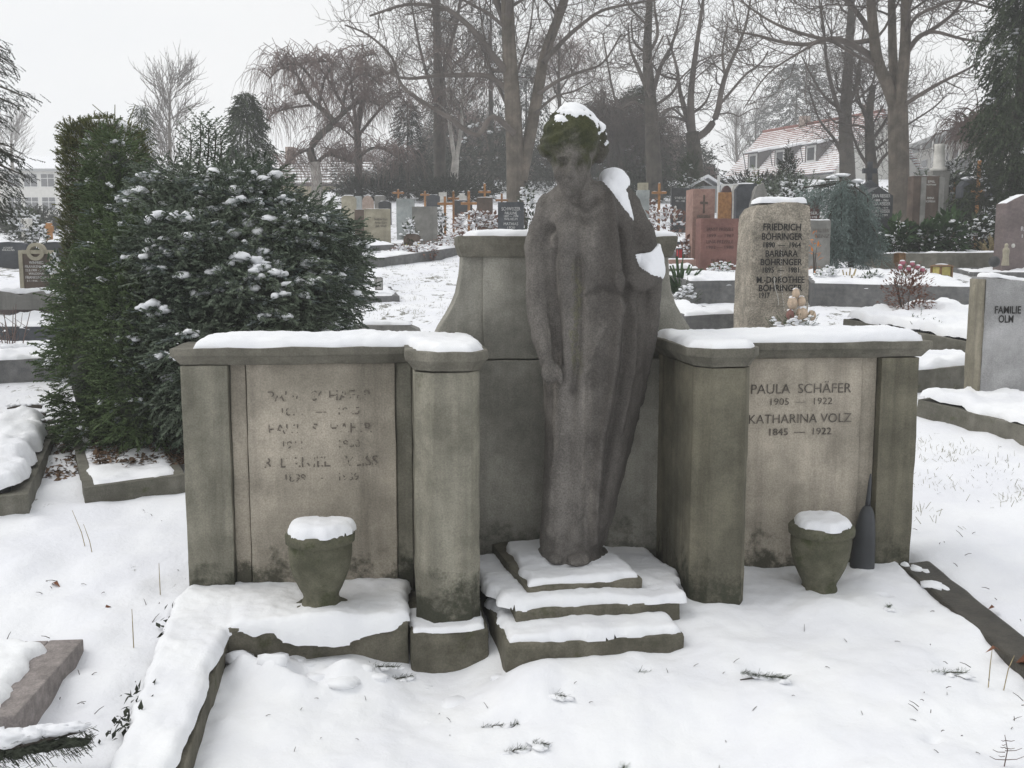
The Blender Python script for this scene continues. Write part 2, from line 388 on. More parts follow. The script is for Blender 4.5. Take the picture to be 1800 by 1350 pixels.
# ------------------------------------------------------------------ ground
def build_ground():
    ys = [-40, -20, -10, -5, -2, 0, .8, 1.5]
    y = 2.0
    while y < 218: ys.append(y); y += .035 + max(0, (y - 3.2)) * .022
    ts = np.linspace(-1, 1, 250); ts = np.sign(ts) * (np.abs(ts) * .55 + np.abs(ts) ** 3 * .45)
    Y = np.repeat(np.array(ys)[:, None], len(ts), 1); X = ts[None, :] * (4.5 + .9 * np.abs(Y))
    Z = gz(X, Y)
    near = np.clip(1 - (Y - 3) / 40, .0, 1)
    Z = Z + (.035 * n2(X, Y, .8, 11, 3) + .018 * n2(X, Y, 3.1, 12, 3) + .013 * n2(X, Y, 10, 13, 3) + .02 * np.clip(n2(X, Y, 6.5, 14, 2), 0, 1) * (X < -1.2) + .03 * np.clip(n2(X, Y, 8, 15, 3), 0, 1) * (X > 1.9) * sstep(4.8, 5.8, Y)) * near
    u = (X - A0.x) * MU.x + (Y - A0.y) * MU.y; v = (X - A0.x) * MV.x + (Y - A0.y) * MV.y
    inside = sdpoly(u, v, PLOT).reshape(X.shape)
    Z = Z - .30 * sstep(-.05, .12, inside)
    # snow hugging the foot of the walls at the right rear and the path on the left
    R, C = X.shape; idx = np.arange(R * C).reshape(R, C)
    F = np.stack([idx[:-1, :-1], idx[:-1, 1:], idx[1:, 1:], idx[1:, :-1]], -1).reshape(-1, 4)
    add('ground', mesh('ground', np.stack([X, Y, Z], -1).reshape(-1, 3), F, True), GROUND, kind='structure')
build_ground()

# ------------------------------------------------------------------ the family tomb
tomb = thing('family_tomb', 'broad weathered limestone family tomb with two inscribed wings and a tall central slab', 'tomb', A0, ANG)
def part(name, me, mat, parent=tomb, **k): return add(name, me, mat, parent, **k)
LP = [(.995, .30), (.995, -.325), (1.068, -.40), (1.222, -.40), (1.262, -.345), (1.262, .30)]
UC = 1.735
RP = [(2.43, .30), (2.43, -.30), (2.392, -.365), (2.245, -.365), (2.185, -.29), (2.185, .30)]
def rp(s, **k): return dict(cell=.035, rough=.0034, seed=s, **k)
# wings
part('wing_wall', box(.004, 1.1, .055, .34, -.3, 1.032, **rp(1)), TOMB)
part('wing_wall', box(2.36, 3.352, .055, .34, -.3, 1.032, **rp(2)), TOMB)
part('pilaster', box(0, .198, 0, .32, -.3, 1.03, **rp(3)), TOMB)
part('pilaster', box(3.175, 3.36, 0, .32, -.3, 1.03, **rp(4)), TOMBD)
lpan = part('inscription_panel', box(.272, .918, .022, .09, -.3, 1.031, **rp(5)), PANEL)
rpan = part('inscription_panel', box(2.46, 3.092, .022, .09, -.3, 1.031, **rp(6)), PANEL)
for a, b, s in ((.202, .268, 7), (.922, .99, 8), (2.42, 2.456, 9), (3.096, 3.171, 10)):
    part('edging_strip', box(a, b, .04, .09, -.3, 1.0305, **rp(s)), PANEL if s in (7, 10) else TOMB)
part('pier', polyprism(LP, -.3, 1.032, 'pier', .006, **rp(11)), TOMB)
part('pier', polyprism(RP, -.3, 1.032, 'pier', .006, **rp(12)), TOMBD)
prof = [(0.0, 1.034), (.004, 1.04), (.024, 1.068), (.034, 1.075), (.034, 1.108)]
part('wing_cap', polyprism([(-.0, -.008), (1.02, -.008), (1.02, .33), (0, .33)], 0, 0, 'cap', .005, prof, **rp(13)), TOMBCAP)
part('wing_cap', polyprism([(2.43, -.008), (3.362, -.008), (3.362, .33), (2.46, .33)], 0, 0, 'cap', .005, prof, **rp(14)), TOMBCAP)
prof2 = [(.002, 1.036), (.008, 1.05), (.028, 1.074), (.036, 1.079), (.036, 1.116)]
part('pier_cap', polyprism(LP, 0, 0, 'cap', .005, prof2, **rp(15)), TOMBCAP)
part('pier_cap', polyprism(RP, 0, 0, 'cap', .005, prof2, **rp(16)), TOMBCAP)
# central slab with flared shoulders
half = [(1.105, -.3), (1.108, 1.12), (1.128, 1.165), (1.163, 1.215), (1.195, 1.27), (1.218, 1.33), (1.232, 1.40), (1.240, 1.50)]
sil = half + [(2 * UC - a, b) for a, b in half[::-1]]
me = loft([[(x, y, z) for x, z in sil] for y in (.312, .50)], 'slab', .008, **rp(17, smooth=False)); part('back_slab', me, NICHE)
part('slab_facing', box(1.335, 2 * UC - 1.335, .285, .36, 1.016, 1.499, **rp(18)), NICHE)
part('niche_block', box(1.266, 2 * UC - 1.266, .272, .36, -.3, 1.008, **rp(19)), NICHE)
part('slab_cap', polyprism([(1.238, .27), (2 * UC - 1.238, .27), (2 * UC - 1.238, .52), (1.238, .52)], 0, 0, 'cap', .006, [(0, 1.494), (.006, 1.502), (.022, 1.55), (.024, 1.592)], **rp(20)), TOMBCAP)
# ledge, pier base and steps, worn and uneven
def rs(s): return dict(cell=.04, rough=.007, seed=s, sc=7)
def turned(me, deg, cx, cy):
    M = Matrix.Translation((cx, cy, 0)) @ Matrix.Rotation(math.radians(deg), 4, 'Z') @ Matrix.Translation((-cx, -cy, 0)); me.transform(M); return me
part('ledge', box(.225, .962, -.445, .05, -.4, .012, bw=.012, **rs(21)), STEP)
part('pier_base', box(.966, 1.285, -.480, .05, -.4, -.026, bw=.015, **rs(22)), STEP)
part('step', turned(box(1.335, 2.06, -.70, .30, -.4, -.012, bw=.016, **rs(23)), 3, 1.35, -.70), STEP)
part('step', turned(box(1.395, 2.10, -.515, .30, -.4, .062, bw=.012, **rs(24)), 3.5, 1.40, -.51), STEP)
part('plinth', turned(box(1.452, 1.965, -.425, .27, -.1, .128, bw=.01, **rs(25)), 7, 1.45, -.425), STEP)
# snow on the tomb
capoff = .028
wl = [(.06, -.03), (.97, -.036), (1.01, -.34), (1.085, -.427), (1.23, -.43), (1.288, -.34), (1.288, .30), (.06, .345)]
part('snow_cap', snow_poly(wl, 1.109, .042, .055, .013, 31, .012), SNOW)
wr = [(2.462, -.036), (2.455, -.31), (2.405, -.39), (2.235, -.39), (2.157, -.30), (2.157, .30), (2.46, .345), (3.36, .345), (3.365, -.025)]
part('snow_cap', snow_poly(wr, 1.109, .045, .05, .013, 32, .012), SNOW)
part('snow_cap', snow_poly([(1.29, .262), (2.262, .262), (2.262, .53), (1.26, .53)], 1.592, .028, .03, .012, 33, .008), SNOW)
lz = lambda u, v: .010 - .095 * np.clip(-v - .12, 0, 9) * (u < .236)
LK = [(-.03, .0), (-.03, -.5), (.03, -1.80), (.20, -1.83), (.248, -.452), (.32, -.45), (.42, -.475), (.55, -.495), (.70, -.49), (.80, -.47), (.90, -.45), (.975, -.43), (.975, .06), (.0, .06)]
part('snow_cap', snow_poly(LK, lambda u, v: .010 - .095 * np.clip(-v - .12, 0, 9) * (1 - sstep(.22, .30, u)) - 1.3 * np.clip(-v - .44, 0, .1) * sstep(.25, .32, u), .040, .045, .013, 34, .02, .3, 7), SNOW)
part('snow_cap', snow_poly([(.955, -.40), (.975, -.478), (1.10, -.476), (1.275, -.470), (1.275, -.2), (.955, -.2)], -.028, .018, .02, .012, 38, .012, .4, 9), SNOW)
def t3(pts, deg, cx, cy):
    c, s = math.cos(math.radians(deg)), math.sin(math.radians(deg)); return [((a - cx) * c - (b - cy) * s + cx, (a - cx) * s + (b - cy) * c + cy) for a, b in pts]
part('snow_cap', snow_poly(t3([(1.33, -.70), (2.07, -.70), (2.07, -.2), (1.33, -.2)], 3, 1.35, -.70), -.014, .034, .03, .012, 35, .035, .4, 8), SNOW)
part('snow_cap', snow_poly(t3([(1.30, -.30), (1.39, -.515), (2.11, -.515), (2.2, -.2), (2.2, .27), (1.27, .27)], 3.5, 1.40, -.51), .060, .034, .03, .012, 36, .024, .4, 9), SNOW)
part('snow_cap', snow_poly(t3([(1.455, -.418), (1.96, -.418), (1.95, .22), (1.50, .22)], 7, 1.45, -.425), .127, .026, .025, .011, 37, .012), SNOW)
# inscriptions
def lines_on(py, cap_px, v): z0 = PL(900, py, v)[1]; return z0
def insc(parent, rows, cx, v, mat, bold=0):
    L = []
    for s, y0, y1 in rows:
        zb, zt = PL(cx, y1, v)[1], PL(cx, y0, v)[1]; L.append((s, zt - zb, zb))
    return L
xr = PL(1407, 700, .022)[0]; xl = PL(562, 700, .022)[0]
text(rpan, insc(rpan, [('PAULA  SCHÄFER', 674, 691)], 1407, .022, None), DARKLET, xr, .0165, PL(1495, 700, .022)[0] - PL(1320, 700, .022)[0], bold=-.0006, stretch=2)
text(rpan, insc(rpan, [('1905  —  1922', 699, 711)], 1407, .022, None), DARKLET, xr, .0165, PL(1461, 700, .022)[0] - PL(1353, 700, .022)[0], bold=-.0006, stretch=2)
text(rpan, insc(rpan, [('KATHARINA VOLZ', 727, 743)], 1407, .022, None), DARKLET, xr, .0165, PL(1497, 700, .022)[0] - PL(1317, 700, .022)[0], bold=-.0006, stretch=2)
text(rpan, insc(rpan, [('1845  —  1922', 752, 764)], 1407, .022, None), DARKLET, xr, .0165, PL(1461, 700, .022)[0] - PL(1352, 700, .022)[0], stretch=2)
for s, y0, y1, w in [('PAUL  SCHÄFER', 686, 704, 182), ('1885   —   1925', 716, 729, 136), ('PAUL  SCHÄFER', 744, 761, 182), ('1911   —   1960', 774, 787, 136), ('R. DANIEL  WEISS', 802, 820, 200), ('1899   —   1939', 832, 845, 130)]:
    text(lpan, insc(lpan, [(s, y0, y1)], 562, .022, None), WORN, xl, .0165, PL(562 + w / 2, 750, .022)[0] - PL(562 - w / 2, 750, .022)[0], stretch=2)

# ------------------------------------------------------------------ grave surround and plot snow
sur = thing('grave_kerb', 'low stone kerb framing the plot, left arm under snow and right arm bare and wet', 'kerb', A0, ANG)
def sloped(u0, u1, v0, v1, zt, sl, name, seed):
    me = box(u0, u1, v0, v1, -.5, 0, bw=.012, cell=.05, rough=.005, seed=seed)
    for q in me.vertices: q.co.z += zt + sl * min(0, q.co.y + .02)
    return me
me = sloped(-.035, .228, -1.82, -.005, .006, .10, 'kerb', 41)
for q in me.vertices: q.co.x += .035 * -q.co.y * (1 if q.co.x < .1 else -.0)
part('kerb', me, STEP, sur)
part('kerb', sloped(3.285, 3.445, -2.1, -.02, .052, .115, 'kerb', 42), WET, sur, label='dark wet stone arm with little snow')
# patches of snow left on the right arm
for u, v, r in ((3.34, -.10, .028), (3.325, -.27, .05), (3.31, -.05, .02)):
    part('snow_patch', blob_mesh('snow', [((u, v, .05 + .115 * v), (r, r * 1.2, .016)), ((u + .03, v - .03, .047 + .115 * v), (r * .6, r, .012))], None, 2, .3, int(r * 999)), SNOW, sur)
U, V = np.meshgrid(np.arange(.05, 3.37, .0145), np.arange(-2.1, .06, .0145))
Z = plotz(U, V)
kz = .006 + .10 * np.minimum(0, V + .02)                  # at the left arm the snow stays below the kerb's top
Z = np.where(U < .30, np.minimum(Z, kz - .02 + .03 * sstep(-1.5, -1.75, V)), Z)
Z = Z - .10 * sstep(3.285, 3.36, U) * (V > -.9) - .04 * sstep(3.29, 3.36, U)
Z = Z + .03 * np.exp(-(((U - 2.77) / .16) ** 2 + ((V + .44) / .10) ** 2))
R, C = U.shape; idx = np.arange(R * C).reshape(R, C)
F = np.stack([idx[:-1, :-1], idx[:-1, 1:], idx[1:, 1:], idx[1:, :-1]], -1).reshape(-1, 4)
add('plot_snow', mesh('plot_snow', np.stack([U, V, Z], -1).reshape(-1, 3), F, True), SNOW, None, A0, ANG, kind='structure')
# clumps of snow before the ledge
sp = []
rg = random.Random(5)
for px, py, r in [(520, 1137, .045), (545, 1142, .03), (480, 1160, .05), (600, 1172, .045), (640, 1155, .03), (700, 1150, .03), (735, 1120, .02), (665, 1160, .035), (800, 1175, .05), (420, 1150, .05), (745, 1150, .025), (880, 1160, .03), (560, 1160, .05)]:
    u, v = PZ(px, py, -.08); sp.append(((u, v, float(plotz(u, v)) - .014), (r * 1.35, r * .95, r * .62)))
add('snow_clumps', blob_mesh('snow', sp, None, 2, .35, 4), SNOW, None, A0, ANG, kind='stuff')

# ------------------------------------------------------------------ urns and the spiked vase
URN = stone('urn_stone', (.15, .145, .105), (.085, .085, .058), 9, .3, moss=((.05, .058, .024), .52, 7))
def urn(px, py, zb, label, seed):
    u, v = PZ(px, py, .035); s = 0
    t = thing('stone_urn', label, 'urn', L2W(u, v, zb), ANG, 'urns before the wings')
    add('urn_body', lathe([(.10, -.05), (.125, -.045), (.125, .002), (.088, .008), (.084, .03), (.079, .040), (.082, .056), (.098, .085), (.119, .13), (.134, .18), (.141, .225), (.143, .262), (.137, .276), (.139, .281), (.155, .288), (.157, .318), (.151, .326), (.146, .332), (.10, .334)], 'urn', 36, True, .02, seed), URN, t); t.scale = (.93, .93, .97)
    c = [(.147 * math.cos(k * math.pi / 16), .147 * math.sin(k * math.pi / 16)) for k in range(32)]
    add('snow_cap', snow_poly(c, .331, .040, .04, .011, seed, .022, .25), SNOW, t)
urn(565, 1066, .042, 'mossy stone urn under snow before the left wing with the worn names', 3)
urn(1440, 1022, -.018, 'stone urn under snow beside the dark spiked vase at the right wing', 9)
VASE = plain('dark_plastic', (.055, .058, .062), .45, .15)
u, v = PZ(1514, 1003, .02)
t = thing('spiked_grave_vase', 'dark push-in grave vase standing upside down, its spike pointing up, beside the right urn', 'vase', L2W(u, v, 0), ANG)
t.rotation_euler = (0, math.radians(3), ANG)
add('cup', lathe([(.058, -.02), (.060, .012), (.057, .03), (.053, .12), (.047, .20), (.040, .265), (.033, .30), (.022, .325), (.013, .335)], 'cup', 24), VASE, t)
add('spike', lathe([(.0125, .332), (.0105, .37), (.0075, .45), (.0035, .488)], 'spike', 12), VASE, t)

# ------------------------------------------------------------------ the mourning figure
SU = 1.712
def S(px, py, v=0.0):
    u, z = PL(px, py, v); return u - SU, z - .14
STAT = N('statue_stone')
def statue_mat():
    s = STAT
    c = s.mix(s.rng(s.noise(4, 6, .6), .3, .7), (.19, .176, .16), (.108, .10, .092))
    c = s.mix(s.rng(s.noise(1, 5, .6, s.vec((12, 12, .9))), .42, .7, 0, .55), c, (.07, .064, .056))
    c = s.mix(s.rng(s.noise(1, 5, .6, s.vec((16, 16, 1.2))), .55, .75, 0, .5), c, (.27, .245, .215))
    w = s.math('ADD', s.z(), s.math('MULTIPLY', s.math('SUBTRACT', s.noise(11, 5, .7), .5), .5))
    c = s.mix(s.rng(w, 1.70, 1.86, 0, .85), c, s.mix(s.rng(s.noise(16, 4), .35, .65), (.022, .028, .010), (.046, .052, .018)))
    c = s.mix(s.rng(s.noise(7, 6, .75), .64, .74, 0, .7), c, (.085, .095, .045))
    sx = s.n('ShaderNodeSeparateXYZ'); s.l(s.tc, sx.inputs[0])      # cloak side darker towards the right, edge broken by noise; then a lichen-grown crease
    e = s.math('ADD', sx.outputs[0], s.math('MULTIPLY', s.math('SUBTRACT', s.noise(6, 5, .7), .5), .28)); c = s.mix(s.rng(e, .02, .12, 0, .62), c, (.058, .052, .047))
    cr = s.rng(s.math('ABSOLUTE', s.math('SUBTRACT', s.math('ADD', sx.outputs[0], s.math('MULTIPLY', s.math('SUBTRACT', s.noise(5, 4, .7), .5), .14)), -.005), 0), .012, .032, 1, 0); cr = s.math('MULTIPLY', cr, s.rng(s.noise(30, 4, .7), .42, .55)); cr = s.math('MULTIPLY', cr, s.math('MULTIPLY', s.rng(sx.outputs[2], .80, .95), s.rng(sx.outputs[2], 1.28, 1.36, 1, 0)))
    c = s.mix(s.math('MULTIPLY', cr, .8), c, (.15, .145, .10))
    c = s.mix(1.0, c, s.mix(s.rng(s.noise(150, 3, .7), .3, .7), (.72,) * 3, (1.28,) * 3), 'MULTIPLY')
    return s.done(c, .9, s.bump(s.mix(.5, s.noise(110, 3), s.noise(20, 6, .7)), .55, .012))
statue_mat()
def build_statue():
    V, F = [], []
    def put(v, f):
        o = len(V); V.extend([tuple(q) for q in v]); F.extend([[i + o for i in q] for q in f])
    def ell(c, r, rot=None):
        bm = bmesh.new(); bmesh.ops.create_icosphere(bm, subdivisions=3, radius=1)
        M = Matrix.Translation(c) @ (rot or Matrix()) @ Matrix.Diagonal((*r, 1)); bm.transform(M)
        put([v.co.copy() for v in bm.verts], [[v.index for v in f.verts] for f in bm.faces]); bm.free()
    # draped body, cross-sections from the foot up
    lev = [(990, 958, 1048, -.06, .13, .16), (960, 950, 1054, -.03, .13, .16), (900, 953, 1072, -.02, .14, .17), (830, 957, 1090, -.01, .15, .17), (770, 959, 1107, 0, .155, .17), (700, 957, 1124, 0, .165, .17),
           (640, 953, 1131, 0, .17, .17), (580, 950, 1133, 0, .165, .17), (520, 946, 1130, 0, .16, .165), (460, 945, 1122, .0, .165, .16), (420, 947, 1116, .01, .168, .155), (380, 952, 1110, .01, .15, .15), (352, 953, 1104, .02, .13, .145), (336, 966, 1088, .02, .11, .13), (318, 990, 1066, .02, .07, .09)]
    rings = []
    for py, xl, xr, cy, df, db in lev:
        a, z = S(xl, py, cy); b, _ = S(xr, py, cy); cx, rx = (a + b) / 2, (b - a) / 2; r = []
        for k in range(40):
            th = 2 * math.pi * k / 40; c, s_ = math.cos(th), math.sin(th)
            e = .82; r.append((cx + rx * math.copysign(abs(c) ** e, c), cy + (db if s_ > 0 else df) * math.copysign(abs(s_) ** e, s_), z))
        rings.append(r)
    rings[0] = [(x, y, 0.0) for x, y, z in rings[0]]
    rings.sort(key=lambda r: r[0][2])
    v = [q for r in rings for q in r]; f = []
    for j in range(len(rings) - 1):
        for i in range(40): f.append((j * 40 + i, j * 40 + (i + 1) % 40, (j + 1) * 40 + (i + 1) % 40, (j + 1) * 40 + i))
    f += [tuple(range(40))[::-1], tuple((len(rings) - 1) * 40 + i for i in range(40))]
    put(v, f)
    def limb(pts):
        p, r = [], []
        for i in range(len(pts) - 1):
            (a, ra), (b, rb) = pts[i], pts[i + 1]
            for k in range(6): p.append(Vector(a).lerp(Vector(b), k / 6)); r.append(ra + (rb - ra) * k / 6)
        p.append(Vector(pts[-1][0])); r.append(pts[-1][1])
        v, f = tubes([(p, r)], 14); n = len(p)
        f = f.tolist() + [list(range(14))[::-1], [(n - 1) * 14 + i for i in range(14)]]; put(v.tolist(), f)
        for q, rr in ((pts[0]), (pts[-1])): ell(q, (rr,) * 3)
    def Q(px, py, v): x, z = S(px, py, v); return (x, v, z)
    limb([(Q(966, 362, .01), .058), (Q(949, 430, -.02), .066), (Q(947, 520, -.04), .06), (Q(955, 590, -.09), .05), (Q(965, 640, -.12), .038)])      # hanging arm
    for i, (dx, l) in enumerate(((0, 28), (7, 32), (14, 30), (20, 24))):                                                                         # fingers along the thigh
        limb([(Q(957 + dx * .7, 640, -.135), .014), (Q(955 + dx, 640 + l * .55, -.15), .0125), (Q(958 + dx, 640 + l, -.145), .010)])
    limb([(Q(975, 636, -.145), .014), (Q(984, 655, -.165), .013), (Q(986, 672, -.165), .010)])                                                    # thumb
    limb([(Q(1078, 330, .02), .066), (Q(1100, 365, .02), .074), (Q(1130, 425, -.01), .068), (Q(1143, 478, -.04), .062)])                          # cloaked arm
    limb([(Q(1143, 482, -.04), .060), (Q(1122, 496, -.10), .055), (Q(1096, 492, -.135), .045)])
    limb([(Q(1146, 490, -.03), .050), (Q(1140, 570, -.03), .045), (Q(1130, 650, -.01), .035), (Q(1122, 705, 0), .022)])                           # falling edge of the cloak
    limb([(Q(1118, 700, .0), .024), (Q(1098, 800, -.02), .022), (Q(1074, 890, -.05), .022), (Q(1056, 960, -.06), .018)])
    # neck, head, hair
    limb([(Q(1022, 345, .02), .085), (Q(1012, 310, -.02), .068), (Q(1006, 285, -.05), .066)])
    ell(Q(1004, 282, -.07), (.088, .115, .145)); ell(Q(1003, 318, -.115), (.058, .07, .062)); ell(Q(1003, 336, -.135), (.03, .03, .025))
    ell(Q(1005, 243, -.03), (.134, .15, .125)); ell(Q(1004, 250, -.085), (.122, .10, .075)); ell(Q(1003, 220, -.02), (.10, .12, .082)); ell(Q(1006, 262, .01), (.125, .13, .10))
    ell(Q(958, 258, -.03), (.032, .06, .05)); ell(Q(1052, 262, -.02), (.046, .075, .062)); ell(Q(1046, 240, -.02), (.05, .09, .06))
    ell(Q(1003, 297, -.185), (.016, .024, .036)); ell(Q(1003, 306, -.197), (.019, .02, .014)); ell(Q(988, 276, -.165), (.032, .022, .013)); ell(Q(1018, 276, -.165), (.032, .022, .013))
    ell(Q(1003, 320, -.178), (.024, .014, .008)); ell(Q(1003, 325.5, -.174), (.02, .014, .008)); ell(Q(984, 305, -.14), (.03, .03, .03)); ell(Q(1022, 305, -.14), (.03, .03, .03))
    # bust and feet
    ell(Q(992, 425, -.085), (.075, .085, .085)); ell(Q(1052, 425, -.08), (.075, .08, .085))
    ell(Q(1020, 975, -.13), (.042, .12, .035)); ell(Q(1012, 985, -.21), (.036, .055, .022)); ell(Q(974, 978, -.11), (.04, .10, .03))
    for k in range(5): ell(Q(1003 + k * 6, 990, -.245 + .004 * k), (.0085, .022, .010))
    ell((S(1005, 985)[0] + .0, -.02, .005), (.17, .19, .03))
    bm = bmesh.new(); bv = [bm.verts.new(q) for q in V]
    for q in F: bm.faces.new([bv[i] for i in q])
    me = bpy.data.meshes.new('figure_source'); bm.to_mesh(me); bm.free()
    o = bpy.data.objects.new('figure_source', me); COL.objects.link(o)
    md = o.modifiers.new('r', 'REMESH'); md.mode = 'VOXEL'; md.voxel_size = .0078
    sm = o.modifiers.new('s', 'SMOOTH'); sm.factor = .5; sm.iterations = 5
    dg = bpy.context.evaluated_depsgraph_get(); dg.update()
    out_ = bpy.data.meshes.new_from_object(o.evaluated_get(dg)); bpy.data.objects.remove(o); bpy.data.meshes.remove(me)
    n = len(out_.vertices); v = np.empty(n * 3, np.float32); out_.vertices.foreach_get('co', v); v = v.reshape(-1, 3).astype(float)
    nn = np.empty(n * 3, np.float32); out_.vertices.foreach_get('normal', nn); nn = nn.reshape(-1, 3)
    front = np.clip(-nn[:, 1] * 1.6, 0, 1); d = np.zeros(n)
    def fold(pts, amp, wid, f=front):
        p = [S(a, b, -.15) for a, b in pts]; best = np.full(n, 9.0)
        for (ax, az), (bx, bz) in zip(p, p[1:]):
            ex, ez = bx - ax, bz - az; t = np.clip(((v[:, 0] - ax) * ex + (v[:, 2] - az) * ez) / (ex * ex + ez * ez), 0, 1)
            best = np.minimum(best, np.hypot(v[:, 0] - ax - t * ex, v[:, 2] - az - t * ez))
        return amp * np.exp(-(best / wid) ** 2) * f
    for a in [([(1017, 455), (1019, 560), (1014, 640), (1006, 690)], -.030, .018), ([(998, 430), (995, 520), (996, 640)], .010, .024), ([(1038, 430), (1042, 540), (1034, 640)], .012, .026),
              ([(1072, 345), (1082, 430), (1088, 540), (1078, 650), (1058, 760), (1046, 880), (1042, 950)], .034, .020), ([(1092, 400), (1106, 540), (1096, 650), (1074, 770), (1058, 890)], -.030, .018),
              ([(972, 400), (973, 500), (980, 580), (984, 640)], -.038, .016), ([(985, 690), (978, 800), (970, 940)], .010, .02), ([(968, 700), (964, 800), (958, 930)], -.006, .014),
              ([(1006, 690), (1000, 800), (992, 950)], -.012, .02), ([(1022, 660), (1022, 780), (1018, 900), (1014, 950)], .012, .022), ([(1036, 640), (1034, 760), (1030, 930)], -.008, .016),
              ([(1118, 560), (1112, 660), (1090, 760)], .018, .012), ([(1128, 520), (1122, 640)], -.012, .010),
              ([(1004, 380), (1030, 392), (1062, 380)], -.018, .018), ([(1012, 352), (1032, 362), (1050, 350)], -.022, .016), ([(1095, 520), (1060, 505), (1030, 520)], -.018, .012), ([(1110, 535), (1070, 560), (1030, 640)], .012, .014),
              ([(985, 960), (1000, 925), (1040, 905)], -.010, .012)]: d += fold(*a)
    for px, py, r, am in ((988, 287, .021, -.020), (1018, 287, .021, -.020), (1003, 322.5, .012, -.006)):
        x, z = S(px, py, -.17); d += am * np.exp(-((v[:, 0] - x) ** 2 + (v[:, 2] - z) ** 2) / r ** 2) * front
    hz = S(1003, 272)[1]; hair = sstep(hz - .01, hz + .03, v[:, 2])                                   # waved hair
    d += hair * .0045 * np.sin(v[:, 0] * 95 + 9 * np.sin(v[:, 2] * 22) + v[:, 1] * 40)
    d += .0065 * fbm(v * 10, 2, 3) + .0030 * fbm(v * 38, 5, 3)
    v = v + nn * d[:, None]
    out_.vertices.foreach_set('co', v.astype(np.float32).ravel()); out_.update()
    out_.polygons.foreach_set('use_smooth', np.ones(len(out_.polygons), bool))
    return out_
stat = thing('mourning_statue', 'life-size stone figure of a cloaked woman with bowed mossy head on the tomb steps', 'statue', L2W(SU, 0, .14), ANG)
sme = build_statue(); sme.materials.clear()
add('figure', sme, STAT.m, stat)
def region(pts, soft, zlo=-9):
    poly = [S(a, b, -.06) for a, b in pts]
    def f(v): return np.where(v[:, 1] < .16, np.clip(sdpoly(v[:, 0], v[:, 2], poly) / soft, -3, 1.2), -1) + .1
    return f
R1 = region([(966, 226), (978, 198), (1000, 174), (1032, 178), (1068, 222), (1070, 258), (1054, 256), (1040, 214), (1022, 206), (1000, 212), (984, 222)], .022)
R2 = region([(1048, 290), (1090, 286), (1118, 318), (1102, 332), (1112, 386), (1090, 360), (1078, 342), (1066, 322)], .022)
R3 = region([(1114, 450), (1140, 446), (1168, 424), (1172, 492), (1140, 482), (1124, 470)], .022)
for reg, th, tk, sd in ((R1, .42, .009, 3), (R2, -.35, .022, 4), (R3, -.6, .022, 5)):
    m = snow_on(sme, tk, th, .35, sd, 26, .45, reg)
    if m: add('snow', m, SNOW, stat, kind='stuff')
# ------------------------------------------------------------------ gravestones and beds
def dist(q): return (q - Vector((0, 0, CAMZ))).dot(FWD)
SHAPES = dict(
    rect=[(-.5, 0), (.5, 0), (.5, 1), (-.5, 1)],
    arch=[(-.5, 0), (.5, 0), (.5, .90), (.42, .945), (.25, .982), (0, 1), (-.25, .982), (-.42, .945), (-.5, .90)],
    round=[(-.5, 0), (.5, 0), (.5, .72), (.45, .84), (.33, .94), (.15, .99), (0, 1), (-.15, .99), (-.33, .94), (-.45, .84), (-.5, .72)],
    slant=[(-.5, 0), (.5, 0), (.5, 1), (-.36, .97), (-.5, .9)], slantr=[(-.5, 0), (.5, 0), (.5, .88), (.38, .96), (-.5, 1)],
    rough=[(-.52, 0), (.53, 0), (.50, .4), (.49, .8), (.47, .965), (.30, .985), (.0, .99), (-.25, .975), (-.38, .955), (-.46, .90), (-.49, .6)],
    boulder=[(-.5, 0), (.5, 0), (.55, .3), (.5, .62), (.36, .86), (.1, 1), (-.2, .96), (-.42, .78), (-.54, .4)],
    shoulder=[(-.5, 0), (.5, 0), (.5, .86), (.3, .90), (.22, 1), (-.22, 1), (-.3, .90), (-.5, .86)],
    gable=[(-.5, 0), (.5, 0), (.5, .88), (0, 1), (-.5, .88)])
GM = dict(beige=stone('beige_sandstone', (.40, .37, .29), (.28, .26, .20), 4, .25), grey=stone('grey_stone', (.27, .265, .25), (.19, .19, .18), 4, .3),
          pale=stone('pale_blue_stone', (.36, .38, .38), (.27, .30, .30), 4, .2), dark=stone('dark_granite', (.06, .062, .065), (.04, .042, .045), 9, .1, rough=.45),
          slate=stone('slate', (.085, .09, .10), (.055, .06, .068), 6, .15), brown=stone('brown_stone', (.135, .105, .085), (.09, .07, .06), 5, .25), pink=stone('pink_granite', (.34, .225, .19), (.26, .16, .135), 14, .12),
          red=stone('red_granite', (.25, .135, .115), (.19, .10, .088), 14, .1), rose=stone('rose_marble', (.45, .36, .31), (.35, .27, .23), 4, .2), maroon=stone('maroon_stone', (.10, .05, .045), (.07, .038, .035), 8, .1, rough=.5),
          rough=stone('rough_granite', (.38, .34, .285), (.23, .21, .175), 9, .3, gsc=70, grain=.4, bump=.9), marble=stone('grey_marble', (.43, .43, .44), (.29, .29, .29), 2.2, .3, stain=((.12, .11, .075), -.1, .25, .6), moss=((.16, .14, .085), .64, 3)),
          white=stone('white_stone', (.62, .61, .58), (.5, .49, .46), 5, .2), redgrey=stone('violet_granite', (.20, .165, .16), (.14, .115, .115), 14, .1), kerb=KERB, kerbg=KERBG)
def snowtop(parent, poly, z, t=.02, seed=0, edge=.02, cell=None):
    w = max(q[0] for q in poly) - min(q[0] for q in poly)
    return add('snow_cap', snow_poly(poly, z, t, edge, cell or max(.012, w / 40), seed, edge * .5, .3), SNOW, parent)
